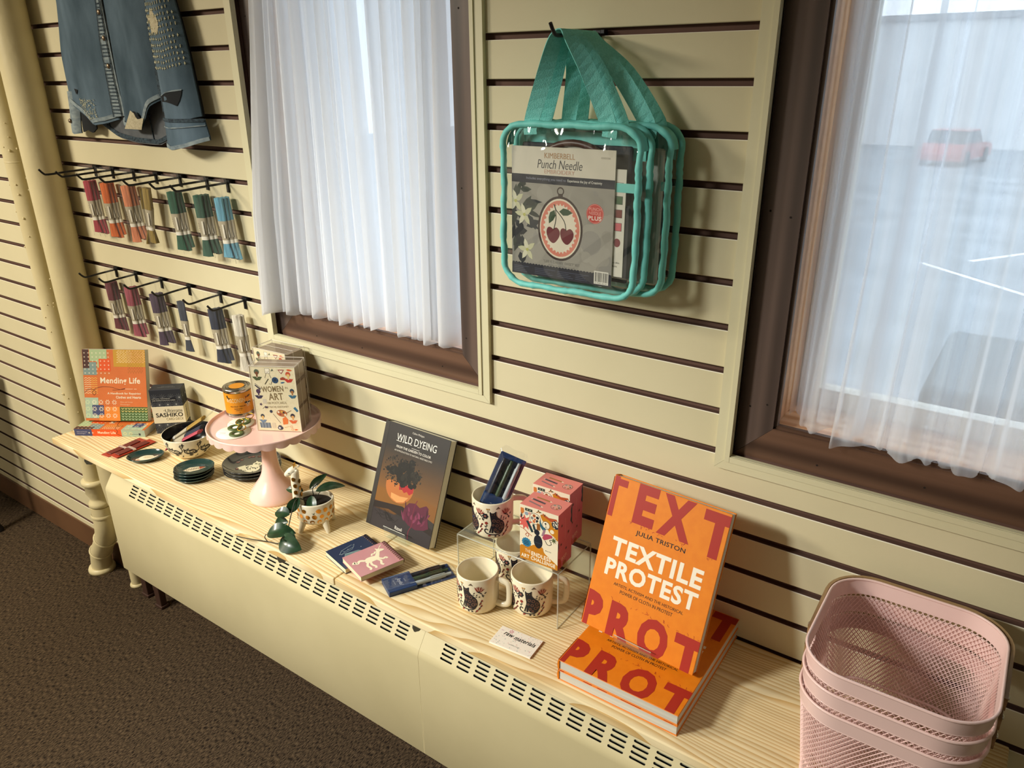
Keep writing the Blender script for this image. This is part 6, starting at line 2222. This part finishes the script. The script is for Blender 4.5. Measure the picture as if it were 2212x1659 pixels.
        for _ in range(60):
            p.disc(rnd.uniform(60, 198), rnd.uniform(30, 150), rnd.uniform(8, 22), rnd.choice(['#97938a', '#9f9b92', '#93908a', '#a29e95']), n=14)
        for _ in range(34):
            x, y = rnd.uniform(0, 34), rnd.uniform(30, 150)
            p.leaf(x, y, rnd.uniform(18, 36), rnd.uniform(7, 14), rnd.uniform(-2.2, 1.6), rnd.choice(['#20242b', '#2c322e', '#3a423a', '#262b33']))
        for (x, y) in ((26, 104), (32, 44), (8, 126)):
            for q in range(5):
                p.leaf(x, y, 20, 9, 0.7 + q * 1.15, '#d9d6bd' if q % 2 else '#c9c8a6')
            p.disc(x, y, 3, '#b9b86a', n=8)
        p.rect(0, 158, 198, 14, nv)
        p.text('Includes everything you need to', 30, 162.6, 78, 5.4, '#8f93a6', 0)
        p.text('Experience the Joy of Creativity', 111, 162.6, 64, 5.4, '#e6e4dc', 0.01)
        p.text('KIMBERBELL', 66, 199.5, 58, 8.5, '#b08455', 0.0)
        p.text('Punch Needle', 52, 183, 86, 14, '#3a3a40', -0.004, shear=0.22)
        p.text('EMBROIDERY', 66, 175, 58, 6.5, '#c99a86', -0.004)
        p.text('KDKB1508', 172, 203, 16, 3, '#b9b2a2', 0)
        # hoop with cherries
        hx, hy = 98, 86
        p.ring(hx, hy + 62, 7, 2.2, '#3a2a26', n=16)
        p.rect(hx - 4.5, hy + 52, 9, 6, '#3a2a26')
        p.disc(hx, hy, 44, '#33211f', ry=54, n=40); p.disc(hx, hy, 40, '#e6dcc8', ry=50, n=40)
        p.ring(hx, hy, 38, 5.2, '#d8806c', ry=47, n=40)
        for q in range(30):
            a = 2 * PI * q / 30
            p.disc(hx + 32.5 * math.cos(a), hy + 41.5 * math.sin(a), 2.8, '#d8806c', n=8)
        ch_ = '#6b1f2a'
        for sx_ in (-1, 1):
            cx_ = hx + sx_ * 13.5
            p.poly([tuple(v) for v in sm([(cx_, hy - 1), (cx_ + 7, hy + 2), (cx_ + 13, hy - 4), (cx_ + 12, hy - 14), (cx_ + 2, hy - 25), (cx_ - 8, hy - 20), (cx_ - 13, hy - 8), (cx_ - 11, hy + 0), (cx_ - 6, hy + 2), (cx_, hy - 1)], 3)], ch_)
        p.line([tuple(v) for v in sm([(hx - 12, hy - 2), (hx - 8, hy + 16), (hx - 9, hy + 32)], 3)], 1.6, '#2b2c24')
        p.line([tuple(v) for v in sm([(hx + 12, hy - 2), (hx + 8, hy + 14), (hx - 9, hy + 32)], 3)], 1.6, '#2b2c24')
        p.line([(hx - 12, hy + 40), (hx - 8, hy + 30)], 2.2, '#2b2c24')
        p.leaf(hx - 11, hy + 31, 26, 12, -2.0, '#2f4a30'); p.leaf(hx - 2, hy + 29, 26, 12, -0.02, '#2f4a30')
        p.disc(164, 117, 16, '#c8453d', n=28); p.ring(164, 117, 15, 0.5, '#eab1a8', n=28)
        p.text('PUNCH', 153, 122, 22, 5, '#eab1a8', 0); p.text('NEEDLE', 153, 115.5, 22, 5, '#eab1a8', 0); p.text('PLUS', 152, 106.5, 24, 7, '#f3e9df', 0.02)
        p.text('"LIFE IS CHERRY SWEET" KIT', 66, 26, 72, 4.6, '#5d5a56', 0.0)
        p.text('Makes in just a few hours!', 76, 20.5, 52, 3.4, '#6b6862', 0)
        for q in range(34):
            p.disc(3 + q * 6, 17.5, 3.3, nv, n=10)
        p.rect(0, 0, 198, 17.5, nv)
        for j in range(4):
            for x, l in ((4, 32), (48, 42), (94, 36), (130, 26)):
                p.rect(x, 13 - j * 3, l * (1 - 0.12 * ((j * 3) % 4)), 0.9, '#4b5066')
        p.rect(166, -1 + 3, 27, 22, '#e8e4da')
        rnd = random.Random(6)
        x = 168
        while x < 190:
            wv = rnd.choice([0.5, 0.8, 1.2])
            p.rect(x, 6, wv, 16, '#17171b')
            x += wv + rnd.choice([0.5, 0.8, 1.1])
        p.text('8 19283 05154', 168, 2.8, 22, 2.2, '#17171b', 0)
        b.build('card_print', kc)
        # colour chart beside the card, hoop behind it
        b = MB()
        b.rbox(0.188, 0.228, 0.0105, 0.0115, -h + 0.034, -h + 0.205, mat('chart_paper', '#dedacd', 0.5), 0.0003, 1)
        ck = b.build('colour_chart', t)
        b = MB()
        p = Pr(b, (0.188, 0.0105, -h + 0.034), (1, 0, 0), (0, 0, 1), base=0.0002)
        for j, c_ in enumerate(('#dedacd', '#4d6a4a', '#7a3a34', '#cf6a70')):
            p.rect(22, 138 - j * 21, 13, 13, '#3a3a3a')
            p.rect(22.5, 138.5 - j * 21, 12, 12, c_)
        p.disc(28, 56, 6, '#7a2a34', ry=7)
        p.text('in this', 22, 22, 12, 3, '#4a4a4a', 0); p.text('kit', 22, 16, 8, 3, '#4a4a4a', 0)
        b.build('chart_print', ck)
        b = MB()
        b.tube([(0.125 + 0.094 * math.cos(a), 0.020, -0.118 + 0.090 * math.sin(a)) for a in [2 * PI * i / 48 for i in range(48)]], 0.0058, mat('dark_wood_hoop', '#4a2a22', 0.4), 8, closed=True)
        b.build('embroidery_hoop', t)
        b = MB()
        b.lathe([(0, 0), (0.089, 0)], mat('hoop_linen', '#d2cfc2', 0.8), 40)
        b.xf(Matrix.Translation((0.125, 0.0215, -0.118)) @ Matrix.Rotation(PI / 2, 4, 'X'))
        b.build('hoop_cloth', t)
        MB().rbox(0.020, 0.228, 0.026, 0.033, -h + 0.02, -0.030, mat('navy_kit_fabric', '#262a34', 0.7), 0.004, 2).build('folded_fabric', t)
        MB().rbox(0.205, 0.237, 0.012, 0.020, -h + 0.03, -h + 0.15, mat('dark_foil_pouch', '#2d3138', 0.25), 0.003, 1).build('notions_pouch', t)
    else:
        MB().rbox(0.016, w - 0.016, 0.008, 0.020, -h + 0.016, -0.034, mat('pale_kit_card_pack', '#b9bab2', 0.5), 0.003, 1).build('kit_card', t)
        MB().rbox(0.020, w - 0.012, 0.022, 0.032, -h + 0.02, -0.05, mat('navy_kit_fabric', '#262a34', 0.7), 0.003, 1).build('folded_fabric', t)
    return t
bag('clear turquoise-edged bag in front, holding a cherry embroidery kit', -0.778, -0.108, 0.254, 0.268, 0.040, True, [(0.002, -0.112, -0.004), (0.036, -0.088, 0.0)])
bag('clear turquoise-edged bag behind the other on the same hook', -0.750, -0.060, 0.254, 0.268, 0.042, False, [(0.002, -0.060, 0.010), (0.038, -0.036, 0.012)])

# ---------- denim shirt
M_den = noisy('faded_denim', '#3a4e5c', '#64798a', (14, 14, 5), 0.9, 5, bump=0.4, bscale=900, contrast=(0.3, 0.7))
M_denl = noisy('worn_pale_denim', '#6b7a84', '#93a0a4', (40, 40, 90), 0.9, 4)
M_dend = noisy('dark_denim_seam', '#202b36', '#43545f', (120, 120, 220), 0.9, 3)
M_deni = noisy('denim_inside', '#55595f', '#63676b', (30, 30, 30), 0.9)
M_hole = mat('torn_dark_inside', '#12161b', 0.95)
M_thrd = mat('cream_sashiko_thread', '#d6d3b4', 0.8)
M_rag = noisy('frayed_cream_lining', '#b5ab8e', '#c9c0a4', (200, 200, 200), 0.9)
t = thing('denim_shirt', 'faded blue denim shirt with visible mending hanging on the slat wall', 'shirt', (0, 0, ZB))
TOPZ = 0.44
def ext(pts, slope=0.0):
    """carry an edge polyline up beyond the picture to the shoulder"""
    x, z_ = pts[0]
    return [(x + slope * (TOPZ - z_), TOPZ)] + list(pts)
def panel(name, left, right, bottom, y0, bulge, m, thick=0.003, folds=0.0, seed=0, top=TOPZ, nu=16, nv=22, parent=None):
    rnd = random.Random(seed)
    ph = rnd.uniform(0, 6)
    def fn(u, v, off=0.0):
        k = u * (len(bottom) - 1)
        i = min(int(k), len(bottom) - 2)
        zb_ = bottom[i][1] + (bottom[i + 1][1] - bottom[i][1]) * (k - i)
        z_ = top + (zb_ - top) * v
        xl, xr = interp(left, z_), interp(right, z_)
        xb_ = bottom[i][0] + (bottom[i + 1][0] - bottom[i][0]) * (k - i)
        x = xl + (xr - xl) * u
        x = x + (xb_ - x) * v ** 4
        y = y0 - bulge * math.sin(PI * u) ** 0.7 + folds * math.sin(u * 9 + ph + z_ * 7) * (0.4 + v)
        return (x, y + off, z_)
    b = MB()
    b.grid(lambda u, v: fn(u, v, 0), nu, nv, m)
    b.grid(lambda u, v: fn(u, v, thick), nu, nv, m)
    o = b.build(name, parent or t)
    return o, fn
def seamline(name, fn, pts, w, m, parent, lift=0.0015, thick=0.0022):
    path = []
    for u, v in pts:
        x, y, z_ = fn(u, v)
        path.append((x, y - lift, z_))
    b = MB()
    P_ = [Vector(q) for q in path]
    wd = []
    for i in range(len(P_)):
        T_ = (P_[min(i + 1, len(P_) - 1)] - P_[max(i - 1, 0)]).normalized()
        wd.append(tuple(T_.cross(Vector((0, -1, 0)))))
    b.ribbon(path, wd, w, thick, m)
    return b.build(name, parent)
left = [(-2.302, .207), (-2.314, .150), (-2.335, .072), (-2.334, .009), (-2.328, -.049)]
hemL = [(-2.328, -.049), (-2.299, -.066), (-2.24, -.089), (-2.199, -.107), (-2.149, -.101), (-2.104, -.09)]
plL = [(-2.087, .196), (-2.108, .094), (-2.109, -.01), (-2.114, -.081)]
plR = [(-2.064, .194), (-2.064, .106), (-2.067, -.005), (-2.054, -.078)]
side = [(-1.864, .184), (-1.873, .105), (-1.884, .022), (-1.876, -.037)]
hemR = [(-2.054, -.078), (-2.044, -.112), (-1.984, -.114), (-1.958, -.087), (-1.918, -.055), (-1.876, -.037)]
backb = [(-2.328, -.049), (-2.231, -.103), (-2.136, -.138), (-2.049, -.149), (-1.95, -.152), (-1.88, -.127)]
slL = [(-1.868, .184), (-1.877, .105), (-1.870, .033), (-1.868, -.041), (-1.872, -.085), (-1.879, -.103)]
slR = [(-1.766, .179), (-1.755, .140), (-1.742, .061), (-1.737, -.009), (-1.725, -.073), (-1.718, -.090)]
_, fb = panel('back_panel', ext(left), ext(side, -0.1), backb, -0.014, 0.006, M_deni, folds=0.002, seed=1)
seamline('back_hem', fb, [(i / 24, 0.985) for i in range(25)], 0.011, M_dend, t)
seamline('back_seam', fb, [(0.32, 0.55 + 0.43 * i / 8) for i in range(9)], 0.002, M_dend, t)
seamline('back_seam', fb, [(0.76, 0.55 + 0.43 * i / 8) for i in range(9)], 0.002, M_dend, t)
pl_, fl_ = panel('front_panel', ext(left), ext(plL), hemL, -0.032, 0.014, M_den, folds=0.0035, seed=2)
seamline('hem', fl_, [(i / 20, 0.978) for i in range(21)], 0.010, M_denl, t)
pr_, fr_ = panel('front_panel', ext(plR), ext(side, -0.1), hemR, -0.030, 0.018, M_den, folds=0.005, seed=5)
seamline('hem', fr_, [(0.10 + 0.9 * i / 20, 0.978) for i in range(21)], 0.010, M_denl, t)
seamline('side_seam', fr_, [(0.975, 0.1 + 0.88 * i / 14) for i in range(15)], 0.009, M_dend, t)
pk_, fp_ = panel('button_placket', ext([(a + 0.001, c) for a, c in plL]), ext([(a - 0.001, c) for a, c in plR]), [(-2.114, -.084), (-2.054, -.080)], -0.039, 0.003, M_denl, seed=7, nu=6)
b = MB()
rnd = random.Random(31)
for i in range(60):
    v = i / 60
    x, y, z_ = fp_(0.5, v)
    xl, xr = fp_(0.12, v)[0], fp_(0.88, v)[0]
    if rnd.random() < 0.8:
        b.box(xl + rnd.uniform(0, .006), xr - rnd.uniform(0, .006), y - 0.0012, y - 0.0002, z_ - 0.0018, z_ + 0.0012, M_dend)
for uu in (0.16, 0.84):
    b.ribbon([Vector(fp_(uu, q / 20)) + Vector((0, -0.0022, 0)) for q in range(21)], (1, 0, 0), 0.0022, 0.0012, M_dend)
k_ = b.build('placket_creases', pk_)
k_['kind'] = 'stuff'
for (x, z_) in ((-2.078, .168), (-2.078, .108), (-2.082, .042), (-2.070, .235), (-2.068, .30)):
    b = MB()
    b.lathe([(0, 0.0042), (0.004, 0.0040), (0.0062, 0.0022), (0.0066, 0)], mat('copper_snap', '#8a7a68', 0.35, 0.8), 14)
    b.xf(Matrix.Translation((x, -0.0425, z_)) @ Matrix.Rotation(PI / 2, 4, 'X'))
    b.build('snap_button', pk_)
# right-hand sleeve, cuff and mending
s_, fs_ = panel('sleeve', ext(slL, -0.05), ext(slR, 0.02), [(-1.877, -.088), (-1.80, -.090), (-1.72, -.074)], -0.034, 0.026, M_den, folds=0.0015, seed=9)
sl2, fs2 = panel('sleeve_underside', ext(slL, -0.05), ext(slR, 0.02), [(-1.877, -.088), (-1.80, -.090), (-1.72, -.074)], -0.030, -0.004, M_deni, seed=9)
cf, fc_ = panel('cuff', [(-1.880, -.080), (-1.884, -.147)], [(-1.720, -.066), (-1.703, -.128)], [(-1.884, -.147), (-1.83, -.156), (-1.77, -.146), (-1.704, -.128)], -0.034, 0.028, M_den, top=-.080, nv=6, seed=3)
seamline('cuff_hem', fc_, [(i / 16, 0.93) for i in range(17)], 0.009, M_denl, cf)
seamline('cuff_seam', fc_, [(i / 16, 0.06) for i in range(17)], 0.008, M_dend, cf)
seamline('cuff_seam', fc_, [(i / 16, 0.30) for i in range(17)], 0.0025, M_denl, cf)
seamline('sleeve_seam', fs_, [(0.04, 0.2 + 0.76 * i / 14) for i in range(15)], 0.006, M_dend, s_)
b = MB()
rnd = random.Random(17)
def vof(z_):
    return (TOPZ - z_) / (TOPZ + .085)
for j in range(22):
    z_ = 0.300 - j * 0.0125
    for i in range(13):
        u = 0.07 + i * 0.072 + rnd.uniform(-0.008, 0.008)
        if rnd.random() < 0.07:
            continue
        x, y, zz = fs_(u, vof(z_ + rnd.uniform(-.001, .001)))
        if j > 10 and rnd.random() < 0.55:
            b.box(x - 0.0034, x + 0.0034, y - 0.0016, y - 0.0002, zz - 0.0005, zz + 0.0005, M_thrd)
        b.box(x - 0.0005, x + 0.0005, y - 0.0017, y - 0.0002, zz - 0.0034, zz + 0.0034, M_thrd)
k_ = b.build('sashiko_stitching', s_)
k_['kind'] = 'stuff'
def patch(name, pts, fnp, m, parent, lift=0.002):
    """thin patch laid on a cloth panel: pts in (x, z); y follows the panel"""
    b = MB()
    P_ = []
    for x, z_ in pts:
        best = min(((abs(fnp(u / 40, v / 40)[0] - x) + abs(fnp(u / 40, v / 40)[2] - z_), fnp(u / 40, v / 40)[1]) for u in range(0, 41, 2) for v in range(16, 41, 2)), key=lambda q: q[0])
        P_.append((x, best[1] - lift, z_))
    c = [sum(q[i] for q in P_) / len(P_) for i in range(3)]
    c[1] = min(q[1] for q in P_) - 0.0008
    n = len(P_)
    b.add([tuple(c)] + P_, [(0, 1 + i, 1 + (i + 1) % n) for i in range(n)], m, True)
    return b.build(name, parent)
patch('tear', [(-1.845, -.029), (-1.82, -.022), (-1.79, -.018), (-1.757, -.015), (-1.762, -.028), (-1.770, -.040), (-1.782, -.051), (-1.80, -.046), (-1.822, -.042), (-1.845, -.042)], fs_, M_hole, s_)
patch('frayed_edge', [(-1.848, -.026), (-1.82, -.0195), (-1.79, -.0155), (-1.756, -.0125), (-1.757, -.0155), (-1.79, -.0185), (-1.82, -.0225), (-1.846, -.0295)], fs_, M_denl, s_, 0.0028)
patch('worn_patch', [(-1.856, .150), (-1.825, .165), (-1.80, .135), (-1.81, .110), (-1.84, .106)], fs_, M_rag, s_, 0.0006)
patch('tear', [(-2.287, -.013), (-2.264, -.016), (-2.276, -.029)], fl_, M_hole, pl_)
patch('frayed_patch', [(-2.004, -.065), (-1.985, -.076), (-1.977, -.084), (-1.958, -.083), (-1.974, -.112), (-2.042, -.111)], fr_, M_rag, pr_, 0.004)
patch('tear', [(-1.992, -.066), (-1.984, -.068), (-1.966, -.086), (-1.977, -.090), (-1.986, -.080)], fr_, M_hole, pr_, 0.006)
b = MB()
for _ in range(90):
    x, z_ = rnd.uniform(-2.262, -2.176), rnd.uniform(-.092, -.040)
    if z_ < -.045 - (x + 2.262) * 0.55 - 0.02:
        continue
    a = rnd.uniform(0, 3.14)
    l = rnd.uniform(.004, .009)
    u_ = (x - interp(left, z_)) / (interp(plL, z_) - interp(left, z_))
    y = fl_(min(max(u_, 0), 1), 0.92)[1] - 0.002
    b.tube([(x - l / 2 * math.cos(a), y, z_ - l / 2 * math.sin(a)), (x, y - 0.0012, z_), (x + l / 2 * math.cos(a), y, z_ + l / 2 * math.sin(a))], 0.0006, M_thrd, 4)
k_ = b.build('hem_mending', pl_)
k_['kind'] = 'stuff'
# left-hand sleeve end peeping out behind
cw_, _ = panel('rear_cuff', [(-2.343, -.02), (-2.352, -.071), (-2.364, -.129)], [(-2.297, -.02), (-2.297, -.07), (-2.314, -.132)], [(-2.364, -.129), (-2.338, -.135), (-2.314, -.132)], -0.030, 0.010, M_denl, top=-.02, nv=8, nu=6)
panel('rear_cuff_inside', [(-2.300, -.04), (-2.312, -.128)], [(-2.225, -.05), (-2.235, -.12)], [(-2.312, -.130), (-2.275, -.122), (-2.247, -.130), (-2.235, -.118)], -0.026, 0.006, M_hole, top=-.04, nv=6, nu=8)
b = MB()
b.lathe([(0, 0.004), (0.005, 0.0036), (0.0062, 0.001), (0.0062, 0)], mat('copper_snap', '#8a7a68', 0.35, 0.8), 12)
b.xf(Matrix.Translation((-2.342, -0.041, -.099)) @ Matrix.Rotation(PI / 2, 4, 'X'))
b.build('snap_button', cw_)
# yoke and hanger above the picture
MB().tube([(-2.30, -0.03, TOPZ - 0.01), (-2.08, -0.035, TOPZ + 0.05), (-1.86, -0.03, TOPZ - 0.01)], 0.007, M_black, 8).build('hanger_bar', t)
MB().tube(sm([(-2.08, -0.035, TOPZ + 0.05), (-2.08, -0.035, TOPZ + 0.085), (-2.08, -0.018, TOPZ + 0.095), (-2.08, -0.004, TOPZ + 0.075)], 3), 0.002, M_steel, 6).build('hanger_hook', t)
